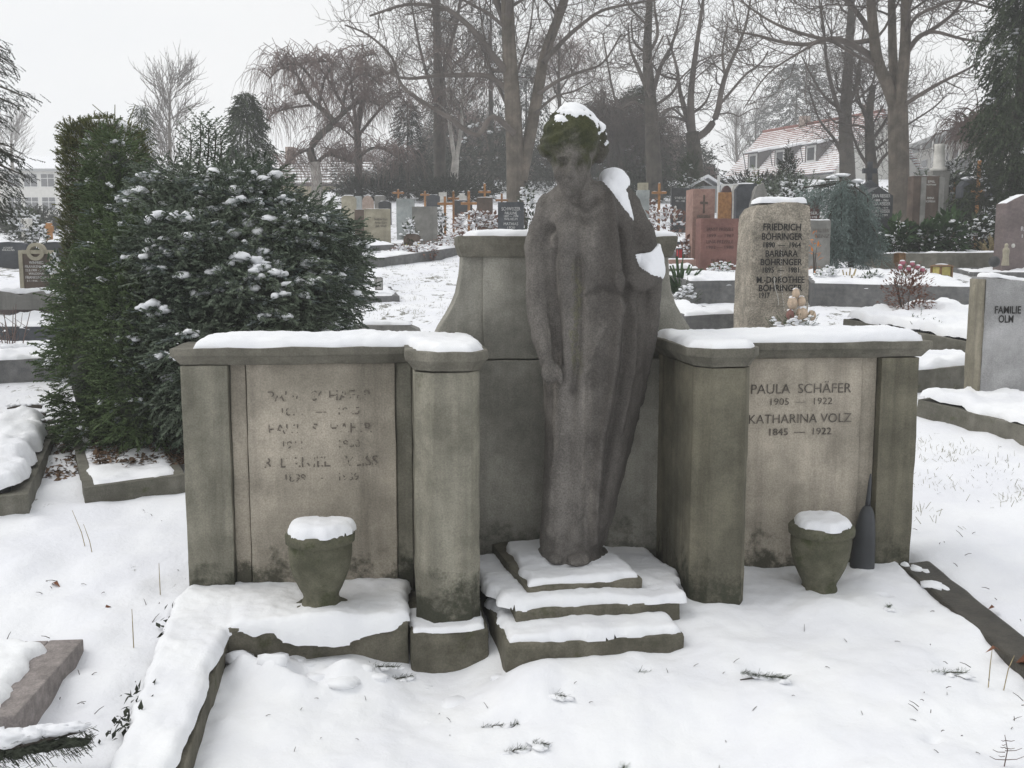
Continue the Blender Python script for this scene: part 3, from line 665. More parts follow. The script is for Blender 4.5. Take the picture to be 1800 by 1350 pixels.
def grave(label, cx, bot, top, wpx, mat, shape='rect', d=None, t=.15, rot=0, rows=None, let=None, snow=.02, rough=.004, cat='gravestone', group=None, name='gravestone', bw=.006, dx=0, bold=0.0):
    y = d or G(cx, bot).y; q = P(cx, top, y); z0 = float(gz(q.x, y)); s = dist(q) / FPX
    w, h = wpx * s, q.z - z0
    T = thing(name, label, cat, (q.x, y, z0), rot, group)
    if h > .02:
        cell = max(.05, h / 14) if rough > .002 else None
        ol = [(a * w, b * h if b else -.2) for a, b in SHAPES[shape]]
        me = loft([[(a, yy, b) for a, b in ol] for yy in (0, t)], 'slab', bw, cell=cell, rough=rough, seed=int(cx), sc=7)
        add('slab', me, GM.get(mat, mat) if isinstance(mat, str) else mat, T)
    if snow:
        f = .94 if shape in ('rect', 'gable') else .7
        zt = (lambda X, Y: h * (1 - .12 * np.abs(X) / (w * .5)) - .004) if shape == 'gable' else h * (.995 if shape != 'boulder' else .93) - .002
        snowtop(T, [(-w * f / 2, .005), (w * f / 2, .005), (w * f / 2, t - .01), (-w * f / 2, t - .01)], zt, snow, int(cx), min(t * .3, .03))
    for r in rows or []:
        s_, yt, yb, wp = r[:4]; dxp = r[4] if len(r) > 4 else 0
        zt, zb = P(cx, yt, y).z - z0, P(cx, yb, y).z - z0
        text(T, [(s_, zt - zb, zb)], let or DARKLET, dx * s + dxp * s, -.003 - (.02 if rough > .01 else .004), wp * s * .97, bold=bold, stretch=2.2)
    return T, w, h, s
def bed(label, pa, pb, depth, h, mat, snow=.05, kw=.08, fill=.0, name='grave_bed', seed=1, back=True, snowfrac=1.0, da=None, db=None):
    a = P(pa[0], pa[1], da) if da else G(*pa); b = P(pb[0], pb[1], db) if db else G(*pb)
    if da: a.z = float(gz(a.x, a.y))
    if db: b.z = float(gz(b.x, b.y))
    e = b - a; L = math.hypot(e.x, e.y); rot = math.atan2(e.y, e.x)
    tilt = math.atan2(e.z, L)
    T = thing(name, label, 'grave', (a.x, a.y, a.z), rot); T.rotation_euler = (0, -tilt, rot)
    m = GM.get(mat, mat) if isinstance(mat, str) else mat
    up = .06 * depth
    add('kerb', box(0, L, 0, kw, -.35, h, cell=.15, rough=.004, seed=seed), m, T)
    for x in (0, L - kw): 
        me = box(x + (.003 if x == 0 else -.003), x + kw + (.003 if x == 0 else -.003), kw * .9, depth, -.35, h - .004, cell=.15, rough=.004, seed=seed + 3)
        for v in me.vertices: v.co.z += max(0, v.co.y) * .06
        add('kerb', me, m, T)
    if back: add('kerb', box(0, L, depth - kw, depth, -.3, h + up, cell=.2, rough=.004, seed=seed + 5), m, T)
    f = lambda X, Y: h - .035 + fill + .06 * np.clip(Y, 0, 9) + .03 * n2(X, Y, 3, seed) + .012 * n2(X, Y, 11, seed + 1)
    k = kw * (1 - .75 * snowfrac)
    add('snow_cap', snow_poly([(k, k), (L - k, k), (L - k, depth - .01), (k, depth - .01)], f, snow, .06, max(.025, L / 90), seed, .03, .3, 6), SNOW, T)
    return T, L
def onbed(px, py, extra=0.0):                              # a spot on a bed top seen at that pixel
    q = G(px, py); return Vector((q.x, q.y, q.z + extra))

# --- foliage scatter used by all plants
def frames(d, up):
    d = d / (np.linalg.norm(d, axis=1, keepdims=True) + 1e-9)
    s = np.cross(d, up); s /= np.linalg.norm(s, axis=1, keepdims=True) + 1e-9
    return np.stack([d, s, np.cross(s, d)], 2)              # columns: along, sideways, up
def scatter(tv, tf, pos, fr, sc):
    v = np.einsum('nij,kj->nki', fr, tv) * sc[:, None, None] + pos[:, None, :]
    return v.reshape(-1, 3), (tf[None] + (np.arange(len(pos)) * len(tv))[:, None, None]).reshape(-1, tf.shape[1])
def frond(n=7, w=.5, seed=0, tip=.25, leaf=.09):           # a flat spray of pointed leaflets along one stem, length 1
    r = random.Random(seed); V, F = [], []
    for i in range(n):
        x = .08 + .86 * i / (n - 1); l = w * (1 - x * .75) * r.uniform(.75, 1.1)
        for s in (-1, 1):
            a = math.radians(r.uniform(38, 55)); ex, ey = x + l * math.cos(a), s * l * math.sin(a); o = len(V)
            mx, my = (x * .55 + ex * .45), ey * .45; nx, ny = -math.sin(a) * s, math.cos(a)
            V += [(x, 0, 0), (mx + ny * 0 - s * leaf * math.sin(a) * s, my + leaf * math.cos(a) * s * -1, r.uniform(-.02, .03)), (ex, ey, r.uniform(-.09, .0)), (mx + leaf * math.sin(a), my - leaf * math.cos(a) * -s * 1, r.uniform(-.02, .03))]
            F.append((o, o + 1, o + 2, o + 3))
    o = len(V); V += [(.5, 0, 0), (.85, -.05, .01), (1.05, 0, -.04), (.85, .05, .01)]; F.append((o, o + 1, o + 2, o + 3))
    return np.array(V), np.array(F)
LEAF = (np.array([(0, 0, 0), (.45, -.22, .05), (1, 0, -.08), (.45, .22, .05)]), np.array([(0, 1, 2, 3)]))
NEEDLE = (np.array([(0, -.03, 0), (1, -.02, -.05), (1, .02, -.05), (0, .03, 0)]), np.array([(0, 1, 2, 3)]))
EVG = leafy('evergreen', (.022, .032, .016), (.045, .062, .030)); EVB = leafy('blue_evergreen', (.060, .084, .056), (.13, .162, .112), (.20, .235, .18))
EVO = leafy('olive_evergreen', (.062, .078, .028), (.115, .13, .048), (.17, .15, .06)); EVF = leafy('fresh_evergreen', (.042, .068, .026), (.082, .122, .048), (.115, .155, .07)); FROST = leafy('frosted_evergreen', (.10, .14, .125), (.22, .26, .25), (.42, .45, .45)); EVD = leafy('dark_evergreen', (.018, .022, .015), (.035, .042, .027))
BLUE = leafy('blue_cedar', (.10, .14, .125), (.18, .235, .215), (.27, .33, .31)); LAUR = leafy('laurel_green', (.018, .04, .014), (.045, .085, .03))
HEATH = leafy('dry_heath', (.12, .06, .045), (.20, .11, .08), (.28, .17, .13)); STRAW = leafy('straw', (.25, .20, .11), (.36, .30, .18)); RUSSET = leafy('russet_leaves', (.12, .045, .025), (.20, .085, .04))
def plant(label, cx, bot, top, wpx, mat, kind='leaf', n=260, size=.07, snow=.25, d=None, name='shrub', cat='shrub', group=None, dens=.55, stem=True, parts='foliage', smat=None, shape='egg', rot=0):
    y = d or G(cx, bot).y; q = P(cx, top, y); z0 = float(gz(q.x, y)); s = dist(q) / FPX
    w, h = wpx * s, max(.05, q.z - z0); r = np.random.default_rng(int(cx * 7 + top))
    T = thing(name, label, cat, (q.x, y, z0), rot, group)
    u = r.normal(size=(n, 3)); u /= np.linalg.norm(u, axis=1, keepdims=True)
    rad = dens + (1 - dens) * r.random(n) ** .6
    lump = 1 + .22 * fbm(u * 2.2, int(cx))
    p = u * (rad * lump)[:, None] * np.array([w / 2, w / 2.2, h / 2]) + np.array([0, 0, h * .52])
    if shape == 'cone': k = 1 - np.clip(p[:, 2] / h, 0, 1) * .85; p[:, :2] *= (k * 1.5)[:, None]
    if shape == 'column': 
        zz = r.random(n); p = np.stack([u[:, 0] * w / 2 * (1.1 - .5 * zz ** 3), u[:, 1] * w / 2 * (1.1 - .5 * zz ** 3), zz * h], 1)
    p[:, 2] = np.clip(p[:, 2], .01, None)
    up = np.tile(np.array([[0, 0, 1.]]), (n, 1)) + r.normal(size=(n, 3)) * .3
    if kind == 'leaf': dr = u + r.normal(size=(n, 3)) * .5 + np.array([0, 0, .2]); tv, tf = LEAF
    elif kind == 'blade': dr = u * np.array([1, 1, .3]) + np.array([0, 0, .9]); tv, tf = NEEDLE[0] * np.array([1, 2.2, 1]), NEEDLE[1]; p *= np.array([.8, .8, .35])
    elif kind == 'spray': dr = u * np.array([1, 1, .6]) + np.array([0, 0, .45 if shape != 'droop' else -.7]) + r.normal(size=(n, 3)) * .25; tv, tf = frond(5, .5, int(cx))
    v, f = scatter(tv, tf, p, frames(dr, up), size * r.uniform(.6, 1.3, n))
    add(parts, mesh(parts, v, f), mat, T)
    if stem:
        L = []
        for k in range(7):
            a = r.uniform(0, 6.28); e = np.array([math.cos(a) * w * .3, math.sin(a) * w * .25, h * r.uniform(.5, .85)])
            L.append(([np.array([0, 0, -.05]), e * np.array([.35, .35, .5]), e], [.006 + .006 * h, .005 + .004 * h, .003]))
        tube_obj('stem', L, smat or TWIGD, T, 4)
    if snow:
        m = (u[:, 2] > .0) & (r.random(n) < snow)
        if m.any():
            zs = min(size, .11); sp = [((a[0], a[1], a[2] + zs * .2), (zs * r.uniform(.2, .55), zs * r.uniform(.2, .55), zs * r.uniform(.12, .22))) for a in np.repeat(p[m], 2, 0) + r.normal(0, zs * .25, (2 * m.sum(), 3))]
            add('snow', blob_mesh('snow', sp, None, 1, .3, int(cx)), SNOW, T, kind='stuff')
    return T

# ================================================================== right of the tomb
PL_ = 'pale'
# the rough stone just behind the right wing, set obliquely
T, w, h, s = grave('rough-hewn upright granite stone with three dark names, snow-capped, just behind the right wing', 1375, 640, 352, 112, 'rough', 'rough', d=10.4, t=.42, rot=math.radians(9), snow=0, rough=.016, bw=.02,
    rows=[('FRIEDRICH', 393, 405, 72), ('BÖHRINGER', 410, 421.5, 78), ('1890  —  1964', 426, 435, 72), ('BARBARA', 440, 451, 62), ('BÖHRINGER', 455, 466, 80), ('1895  —  1981', 470, 479, 70), ('M.-DOROTHEE', 486, 497, 92), ('BÖHRINGER', 500.5, 511.5, 84), ('1917', 514, 523, 20, -30)], bold=.0016, let=BLACKLET)
snowtop(T, [(-w * .36, .03), (w * .44, .02), (w * .44, .38), (-w * .28, .38)], h * .985, .05, 5, .05)
for dxp, y0, y1, sd in ((-2, 440, 545, 1), (-14, 488, 535, 2)):       # strings of pale beads
    bt = thing('bead_string', 'thin string of pale beads hanging down the rough granite stone' + (', the longer one' if sd == 1 else ', the shorter one'), 'bead string', T.matrix_basis @ Vector((dxp * s, -.03, 0)), math.radians(9), 'bead strings on the rough stone')
    za, zb = P(1375, y0, 10.4).z - T.location.z, P(1375, y1, 10.4).z - T.location.z
    add('bead', blob_mesh('beads', [((.005 * math.sin(k * .35 + sd) + (.05 * (k / 22) ** 2 if sd == 1 else .05 * k / 18), -.01, za + (zb - za) * k / 22), (.0045, .0045, .009)) for k in range(23)], None, 1, 0), GM['white'], bt, kind='stuff')
CLAY = plain('pale_clay', (.50, .39, .29), .7, .2, 20)
egg = None
for i, (px, py, r_, lab) in enumerate([(1399, 516, .032, 'topmost pale clay egg of the pile by the rough stone'), (1393, 533, .042, 'large pale clay egg in the middle of the pile by the rough stone'), (1409, 530, .034, 'grey clay egg leaning at the right of the pile by the rough stone'),
                                       (1410, 553, .05, 'round orange clay egg at the foot of the pile by the rough stone'), (1389, 554, .035, 'small reddish hollow clay ball left at the foot of the pile'), (1427, 555, .035, 'snow-covered clay ball right at the foot of the pile')]):
    r_ *= 1.2; q = P(px, py, 10.05); t = thing('clay_egg', lab, 'ornament', q, 0, 'clay ornaments heaped by the rough stone')
    add('shell', lathe([(.004, -r_ * 1.2), (r_ * .6, -r_), (r_ * .97, -r_ * .3), (r_, .15 * r_), (r_ * .8, r_ * .8), (r_ * .45, r_ * 1.25), (.004, r_ * 1.4)], 'shell', 14), CLAY if i not in (4,) else GM['red'], t)
    add('snow_cap', blob_mesh('snow', [((0, .01, r_ * 1.05), (r_ * .75, r_ * .75, r_ * .42))], None, 2, .2, i), SNOW, t)
plant('clump of green fern and moss under the pile of clay eggs', 1395, 612, 556, 90, LAUR, 'spray', 160, .07, .45, d=10.0, name='fern_clump', cat='plant')
bed('low grave bed with grey kerb and snow-dusted plants left of the rough granite stone', (1205, 612), (1300, 612), 1.6, .20, 'kerbg', .04, da=11.0, db=11.2, seed=3)
bed('grey granite grave bed with thick snow behind and left of the rough granite stone', (1212, 545), (1420, 548), 1.5, .30, 'kerbg', .06, da=13.2, db=13.4, seed=4)
bed('long grey kerbed grave bed with snowy plants between the rough stone and the rose bush', (1424, 549), (1720, 545), 2.3, .30, 'kerbg', .05, da=13.0, db=12.6, seed=5)
T, L = bed('raised grave bed with mossy concrete kerb running obliquely behind the right wing', (1478, 612), (1760, 655), 1.5, .25, 'kerb', .09, fill=.05, da=10.5, db=8.9, seed=6)
T, L = bed('lower concrete kerbed bed with smooth snow between the right wing and the marble family stone', (1560, 685), (1760, 660), .95, .19, 'kerb', .07, fill=.0, da=8.15, db=8.6, seed=7)
# marble family stone
T, w, h, s = grave('pale grey marble block for a family, with a rough ochre side, at the right edge', 1795, 695, 487, 118, 'marble', 'slantr', t=.30, d=7.5, rot=math.radians(-4), snow=0, rough=.004, rows=[('FAMILIE', 538, 551, 46, -20), ('OLM', 554, 567, 26, -22)], bold=.0008, let=BLACKLET)
add('rough_side', loft([[(-w / 2 - .012, yy, -.1), (-w / 2 - .001, yy, -.1), (-w / 2 - .001, yy, h * .985), (-w / 2 - .010, yy, h * .98)] for yy in (.0, .30)], 'side', .002, cell=.06, rough=.006), stone('ochre_rough', (.31, .285, .225), (.19, .175, .135), 7, .6, moss=((.13, .11, .065), .58, 6)), T)
snowtop(T, [(-w * .46, .02), (w * .4, .02), (w * .4, .27), (-w * .46, .27)], lambda X, Y: h * (1 - .07 * np.clip((X / w + .3), 0, 1) * 1.3), .03, 9, .03)
T, L = bed('narrow grave strip with brown kerb and snow before the marble family stone', (1610, 716), (1860, 782), .6, .13, 'kerb', .07, fill=.04, da=7.55, db=6.55, seed=8)
plant('withered rose bush with snow-capped pink heads on the raised bed', 1598, 600, 462, 84, HEATH, 'leaf', 1100, .05, .0, d=10.6, name='rose_bush', cat='shrub', dens=.3)
sp = [(P(px, py, 10.5), (.03, .03, .026)) for px, py in ((1586, 462), (1604, 464), (1613, 470), (1582, 470), (1622, 474), (1597, 472))]
t = thing('pink_flowers', 'faded pink rose heads under small snow caps at the top of the withered bush', 'flowers', sp[0][0]); o = t.location
add('petals', blob_mesh('petals', [(tuple(c - o), r_) for c, r_ in sp], None, 1, .4, 3), plain('faded_pink', (.36, .13, .17), .7, .3, 30), t)
add('snow', blob_mesh('snow', [(tuple(c - o + Vector((0, 0, .022))), (.026, .026, .012)) for c, r_ in sp], None, 1, .3, 5), SNOW, t, kind='stuff')
plant('low red-brown heather row on the raised bed by the marble stone', 1672, 590, 536, 90, HEATH, 'blade', 300, .12, .2, d=10.2, name='heather_row', cat='plant', stem=False)
plant('low blue-green juniper cushion sunk in snow on the raised bed', 1618, 612, 566, 62, EVB, 'spray', 130, .10, .55, d=9.9, name='juniper_cushion', cat='shrub', stem=False)
plant('small grey sedum tuft poking from the snow near the marble stone', 1655, 605, 575, 40, EVB, 'leaf', 60, .05, .4, d=9.7, name='sedum_tuft', cat='plant', stem=False)
# lanterns
def lantern(label, cx, bot, top, wpx, d, body, pane, glow=None):
    q = P(cx, bot, d); s = dist(q) / FPX; w, h = wpx * s, (bot - top) * s
    T = thing('grave_lantern', label, 'lantern', q, math.radians(18))
    add('base', box(-w / 2, w / 2, -w / 2, w / 2, 0, h * .08, bw=.003), body, T)
    for a in (-1, 1):
        for b in (-1, 1): add('post', box(a * w * .45 - w * .06, a * w * .45 + w * .06, b * w * .45 - w * .06, b * w * .45 + w * .06, h * .08, h * .88, bw=.001), body, T)
    for a in range(4):
        me = box(-w * .38, w * .38, -w * .42, -w * .40, h * .09, h * .86, bw=0); me.transform(Matrix.Rotation(a * math.pi / 2, 4, 'Z')); add('pane', me, pane, T)
    add('roof', polyprism([(-w / 2, -w / 2), (w / 2, -w / 2), (w / 2, w / 2), (-w / 2, w / 2)], 0, 0, 'roof', .002, [(0, h * .88), (.1 * w, h * .9), (-.2 * w, h)]), body, T)
    add('snow_cap', blob_mesh('snow', [((0, 0, h), (w * .4, w * .4, .012))], None, 2, .2), SNOW, T)
BRONZE = plain('bronze', (.16, .09, .04), .5, .25, 20); YEL = plain('yellow_glass', (.42, .36, .12), .3, .15, 20); REDG = plain('red_plastic', (.35, .03, .03), .4, .2, 20)
lantern('bronze grave lantern with yellow panes on the snowy kerb', 1654, 497, 465, 26, 14.5, BRONZE, YEL)
lantern('small dark bronze lantern at the foot of the leafy bed', 1581, 463, 444, 14, 16.2, BRONZE, BRONZE)
lantern('grey metal grave lantern standing on a low slab beside the big snowy conifer', 666, 510, 487, 12, 13.5, GM['grey'], plain('milky_pane', (.45, .44, .42), .4, .1))
lantern('small red grave candle holder beside the pink granite stone', 1194, 455, 436, 9, 16.2, GM['slate'], REDG)
# violet granite at the right edge with figures
T, w, h, s = grave('tall violet granite stone with sloping top and oval portrait at the right edge', 1800, 470, 342, 72, 'redgrey', 'gable', t=.22, d=16.5, rot=math.radians(12), snow=.015, rows=[('ROSA', 398, 406, 26, 10), ('1910', 412, 418, 22, 10)], let=WHITELET)
add('portrait', lathe([(.001, 0), (.035, 0), (.035, .006), (.001, .006)], 'oval', 20), GM['white'], T, (-w * .22, -.002, h * .36)).rotation_euler = (math.pi / 2, 0, 0)
bed('flat dark slab edging under the violet granite stone', (1712, 478), (1900, 484), 1.0, .10, 'kerbg', .03, da=15.9, db=15.9, seed=9)
def figure(label, cx, bot, top, d, mat):                    # small praying garden figure
    q = P(cx, bot, d); h = (bot - top) * dist(q) / FPX
    T = thing('madonna_figure', label, 'figurine', q)
    a = lathe([(.16 * h, 0), (.17 * h, .03 * h), (.15 * h, .2 * h), (.13 * h, .45 * h), (.155 * h, .66 * h), (.13 * h, .76 * h), (.065 * h, .82 * h), (.08 * h, .88 * h), (.085 * h, .93 * h), (.05 * h, .985 * h), (.004, h)], 'robe', 18, True, .08, int(cx))
    add('robe', a, mat, T); add('hands', blob_mesh('hands', [((0, -.13 * h, .62 * h), (.035 * h, .04 * h, .08 * h))], None, 2, .1), mat, T)
    add('face', blob_mesh('face', [((0, -.045 * h, .90 * h), (.045 * h, .05 * h, .06 * h))], None, 2, .1), mat, T)
figure('weathered white madonna figure before the violet granite stone', 1767, 467, 428, 15.6, GM['beige'])
figure('small white madonna figure before a black stone, left of the pink granite column', 1187, 386, 362, 24, GM['white'])
t = thing('black_ball', 'black polished stone ball beside the white madonna at the right', 'stone ball', P(1748, 460, 15.8)); add('ball', blob_mesh('ball', [((0, 0, .0), (.085, .085, .085))], None, 3, 0), GM['dark'], t)
# pink granite pair
T, w, h, s = grave('pink granite column with a carved cross, the taller block of its pair', 1238, 490, 332, 40, 'pink', d=17, t=.42, snow=.0, rows=[('PREISSLE', 378, 383, 24)], rot=math.radians(6), rough=0)
add('cross_relief', loft([[(a, yy, b) for a, b in [(x * s, P(1238, 385, 17).z - T.location.z + z_ * s) for x, z_ in ((-1.6, 10), (1.6, 10), (1.6, 26), (7, 26), (7, 30), (1.6, 30), (1.6, 42), (-1.6, 42), (-1.6, 30), (-7, 30), (-7, 26), (-1.6, 26))]] for yy in (-.006, .01)], 'cross', 0), GM['brown'], T)
grave('low wide pink granite block with a faint inscription, right of the column with the cross', 1266, 490, 384, 68, 'red', d=16.4, t=.3, snow=.0, rot=math.radians(6), rough=0, rows=[('ERNST PREISSLE', 400, 406, 50), ('1899 — 1967', 411, 417, 50), ('LINA PREISSLE', 422, 428, 50), ('1902 — 1988', 432, 437, 50), ('KARL', 455, 459, 30)], let=GM['maroon'])
grave('brown sandstone plinth slab leaning low before the pink granite pair', 1200, 486, 456, 46, 'pink', d=15.6, t=.3, snow=.02)
plant('dry red-leaved shrub between the tomb slab and the pink granite column', 1206, 452, 424, 32, HEATH, 'leaf', 160, .10, .15, d=17.2)
plant('snow-covered wreath of flowers at the foot of the pink granite block', 1268, 498, 462, 46, LAUR, 'leaf', 160, .07, .75, d=14.4, name='grave_wreath', cat='wreath', stem=False)
plant('spiky green yucca tuft beside the flared shoulder of the tomb', 1196, 510, 452, 24, LAUR, 'blade', 60, .30, .1, d=13.8, name='yucca_tuft', cat='plant', stem=False)
plant('snow-dusted fern tuft low behind the flared shoulder of the tomb', 1208, 530, 500, 34, EVG, 'spray', 80, .09, .5, d=12.6, name='fern_tuft', cat='plant', stem=False)
# second row, right
grave('grey stone with weathered names half hidden behind the rough granite stone', 1440, 470, 387, 42, 'grey', d=15.2, t=.2, rows=[('WALTER', 402, 408, 28, 4), ('BENZ', 412, 418, 26, 6)], snow=.02)
grave('dark maroon stone with white name, a shrub growing on top, behind the rough granite stone', 1422, 402, 348, 40, 'maroon', d=20, t=.3, rows=[('KLEMSER', 372, 377, 32, 0), ('1911 - 1978', 380, 384, 30, 0)], let=WHITELET, snow=0)
plant('round heather shrub with snow on top of the maroon stone', 1400, 352, 322, 60, EVD, 'leaf', 300, .10, .35, d=20.6)
plant('bright green dwarf conifer before the red-roofed house', 1327, 325, 300, 22, leafy('bright_green', (.05, .08, .02), (.10, .14, .03)), 'spray', 150, .16, .1, d=26, shape='cone', name='dwarf_conifer', cat='conifer')
plant('dark rounded yew below the red-roofed house', 1386, 340, 280, 50, EVD, 'spray', 420, .28, .12, d=27, shape='cone', name='yew_shrub', cat='shrub')
plant('low flat-topped yew hedge below the white gable', 1400, 345, 316, 150, EVB, 'spray', 700, .22, .14, d=23, name='yew_hedge', cat='hedge')
grave('dark grey polished stone with sloping shoulder behind the rough granite stone', 1313, 390, 322, 36, 'slate', 'slant', d=22, t=.25, snow=.02)
T, w, h, s = grave('grey rock slab with a hollow, beside the dark grey stone', 1338, 385, 322, 32, 'grey', 'boulder', d=21, t=.25, snow=.0, rough=.02)
add('hollow', blob_mesh('hollow', [((.08, -.0, h * .62), (.07, .03, .12))], None, 2, .2), GM['dark'], T)
grave('orange wooden name board standing on end, right of the pink granite column', 1275, 382, 338, 23, WOOD, d=23, t=.08, snow=.0, rough=0, cat='grave board', name='grave_board')
grave('round-topped maroon stone with a small emblem behind the orange board', 1278, 372, 326, 20, 'maroon', 'round', d=25, t=.15, snow=.0)
grave('small white stone behind the dark grey stone', 1294, 370, 323, 16, 'white', 'round', d=26, t=.15, snow=.01)
T, w, h, s = grave('dark granite stone with three white family names beside the blue cedar', 1546, 445, 328, 52, 'dark', 'gable', d=18.5, t=.35, snow=.0, rough=0, rot=math.radians(5),
    rows=[('JEAN REISSER', 341, 347, 34, 4), ('1889 - 1964', 350, 354, 26, 4), ('ELSA REISSER', 355, 361, 34, 4), ('1894 - 1979', 364, 367, 26, 4), ('KURT REISSER', 368, 374, 34, 4), ('1921 - 1999', 376, 380, 26, 4)], let=WHITELET)
T, w, h, s = grave('broad dark stone crowned by a squat cross, behind the granite with three names', 1532, 380, 316, 30, 'slate', 'gable', d=24, t=.3, snow=0)
add('cross', box(-.05, .05, .1, .2, h - .02, h + .42, bw=.004), GM['slate'], T); add('cross_arm', box(-.16, .16, .098, .202, h + .16, h + .27, bw=.004), GM['slate'], T)
T, w, h, s = grave('brown three-part stele with pale uprights right of the big chestnut trunk', 1630, 400, 309, 50, 'brown', d=20, t=.22, snow=.015, rough=0, rows=[('EMIL', 317, 321, 14, 8), ('HOFFMANN', 323, 326, 18, 8), ('ANNA', 346, 350, 14, 8), ('HOFFMANN', 352, 356, 18, 8)], let=WHITELET, rot=math.radians(8))
for a in (-.22, .46): add('upright', box(a * w, a * w + .10, -.02, .24, -.1, h * .985, bw=.004), GM['grey'], T)
T, w, h, s = grave('tall grey stone pillar topped by a round white base, beside the brown stele', 1655, 400, 300, 30, 'grey', d=21.5, t=.3, snow=.0)
add('column', lathe([(.16, 0), (.17, .05), (.12, .09), (.10, .5), (.11, .55)], 'column', 16), GM['white'], T, (0, .15, h))
def column_shrub(label, cx, bot, top, wpx, d): return plant(label, cx, bot, top, wpx, EVD, 'spray', 420, .22, .05, d=d, shape='column', name='columnar_yew', cat='conifer')
column_shrub('narrow dark columnar yew right of the grey pillar', 1674, 410, 290, 15, 22)
column_shrub('dark columnar yew right of the roofed wooden grave marker', 1733, 415, 295, 20, 19)
def wcross(label, cx, bot, top, wpx, d, mat=WOOD, roofed=False, arm=.62, group='wooden grave crosses', rot=0.0, tk=None):
    q = P(cx, top, d); z0 = float(gz(q.x, d)); s = dist(q) / FPX; h = q.z - z0; w = wpx * s; t_ = tk or max(.05, w * .16)
    T = thing('wooden_cross', label, 'grave cross', (q.x, d, z0), rot, group)
    add('post', box(-t_ / 2, t_ / 2, -.03, .03, -.2, h, bw=.006), mat, T)
    za = z0 and P(cx, top + (bot - top) * (1 - arm) , d).z - z0
    add('crossbar', box(-w / 2, w / 2, -.036, .036, za - t_ / 2, za + t_ / 2, bw=.006), mat, T)
    if roofed:
        for s_ in (-1, 1):
            me = loft([[(0, y_, h + .05), (s_ * w * .62, y_, za + .12), (s_ * w * .62, y_, za + .15), (0, y_, h + .085)] for y_ in (-.07, .07)], 'roof', 0); add('roof_board', me, mat, T)
    else: add('snow_cap', blob_mesh('snow', [((0, 0, h), (t_ * .5, .03, .012)), ((w * .3, 0, za + t_ / 2), (w * .16, .03, .012)), ((-w * .3, 0, za + t_ / 2), (w * .16, .03, .012))], None, 1, .3), SNOW, T)
    return T
wcross('orange wooden grave cross standing alone right of the statue', 1159, 382, 322, 26, 24, arm=.72)
T = wcross('orange wooden grave cross with a dark roofed hood at the right', 1722, 380, 282, 22, 20, arm=.45)
hd = T.location; add('hood', loft([[(x, y_, z_) for x, z_ in [(-.30, .78), (-.30, 1.0), (-.22, 1.10), (-.08, 1.15), (.08, 1.15), (.22, 1.10), (.30, 1.0), (.30, .78), (.26, .78), (.26, .98), (.0, 1.09), (-.26, .98), (-.26, .78)]] for y_ in (.04, .30)], 'hood', 0), GM['slate'], T, (0, 0, .28)); add('snow_cap', blob_mesh('snow', [((0, .16, 1.43), (.24, .14, .05))], None, 2, .2), SNOW, T)
wcross('orange wooden grave cross beside the narrow columnar yew', 1680, 400, 320, 14, 22.5, arm=.8)
grave('blue-black round-shouldered stone behind the wooden crosses at the right', 1701, 395, 304, 34, 'slate', 'round', d=24, t=.2, snow=.02)
grave('black polished block at the far right behind the dark yew', 1752, 385, 292, 24, 'dark', d=22, t=.25, snow=.01)
grave('white marble block on grey masonry at the far right edge', 1790, 372, 318, 60, 'white', d=24, t=.4, snow=.02)
grave('low grey masonry plinth below the white marble block', 1786, 380, 334, 50, 'grey', d=22.5, t=.3, snow=.0)
bed('long concrete kerbed bed of evergreen leaves before the dark granite stone', (1545, 468), (1775, 470), 2.2, .25, 'kerb', .03, da=17.3, db=17.5, seed=12)
for i, (cx, w_, tp, bt) in enumerate([(1580, 60, 392, 450), (1625, 60, 398, 452), (1668, 64, 380, 448)]):
    plant(['laurel clump with long green leaves left in the leafy bed', 'laurel clump with snow-bent leaves in the middle of the leafy bed', 'tall laurel clump at the right of the leafy bed'][i], cx, bt, tp, w_, LAUR, 'leaf', 330, .20, .10, d=18.0 + i * .1, name='laurel_clump', cat='shrub', group='laurels in the leafy bed', dens=.3)
plant('dark green rhododendron with snow right of the laurel bed', 1720, 440, 385, 60, EVG, 'leaf', 330, .15, .35, d=18.6)
plant('red and green winter planting with snow beneath the black block', 1745, 400, 362, 60, EVG, 'leaf', 200, .12, .5, d=20, name='grave_planting', cat='plant')
plant('straw-coloured dry grass tuft near the violet granite stone', 1752, 432, 402, 44, STRAW, 'blade', 120, .30, .0, d=18.2, name='dry_grass', cat='grass', stem=False)
plant('straw-coloured grass tuft on the bed before the blue cedar', 1492, 496, 466, 28, STRAW, 'blade', 90, .20, .0, d=14.0, name='dry_grass', cat='grass', stem=False)
for i, (cx, py, w_) in enumerate([(1455, 478, 50), (1530, 488, 56), (1590, 496, 40)]):
    plant(['snowy cushion plants left on the long grey bed', 'snowy cushion plants in the middle of the long grey bed', 'snowy cushion plants right on the long grey bed'][i], cx, py + 18, py - 8, w_, EVB, 'leaf', 130, .07, .6, d=13.9 - i * .1, name='cushion_plant', cat='plant', group='cushion plants on the grey bed', stem=False)
plant('orange gladiolus-like ornament flowers before the grey stone', 1434, 462, 412, 12, plain('orange_fabric', (.5, .17, .03), .6, .2), 'leaf', 30, .09, .0, d=14.6, name='fabric_flowers', cat='flowers')
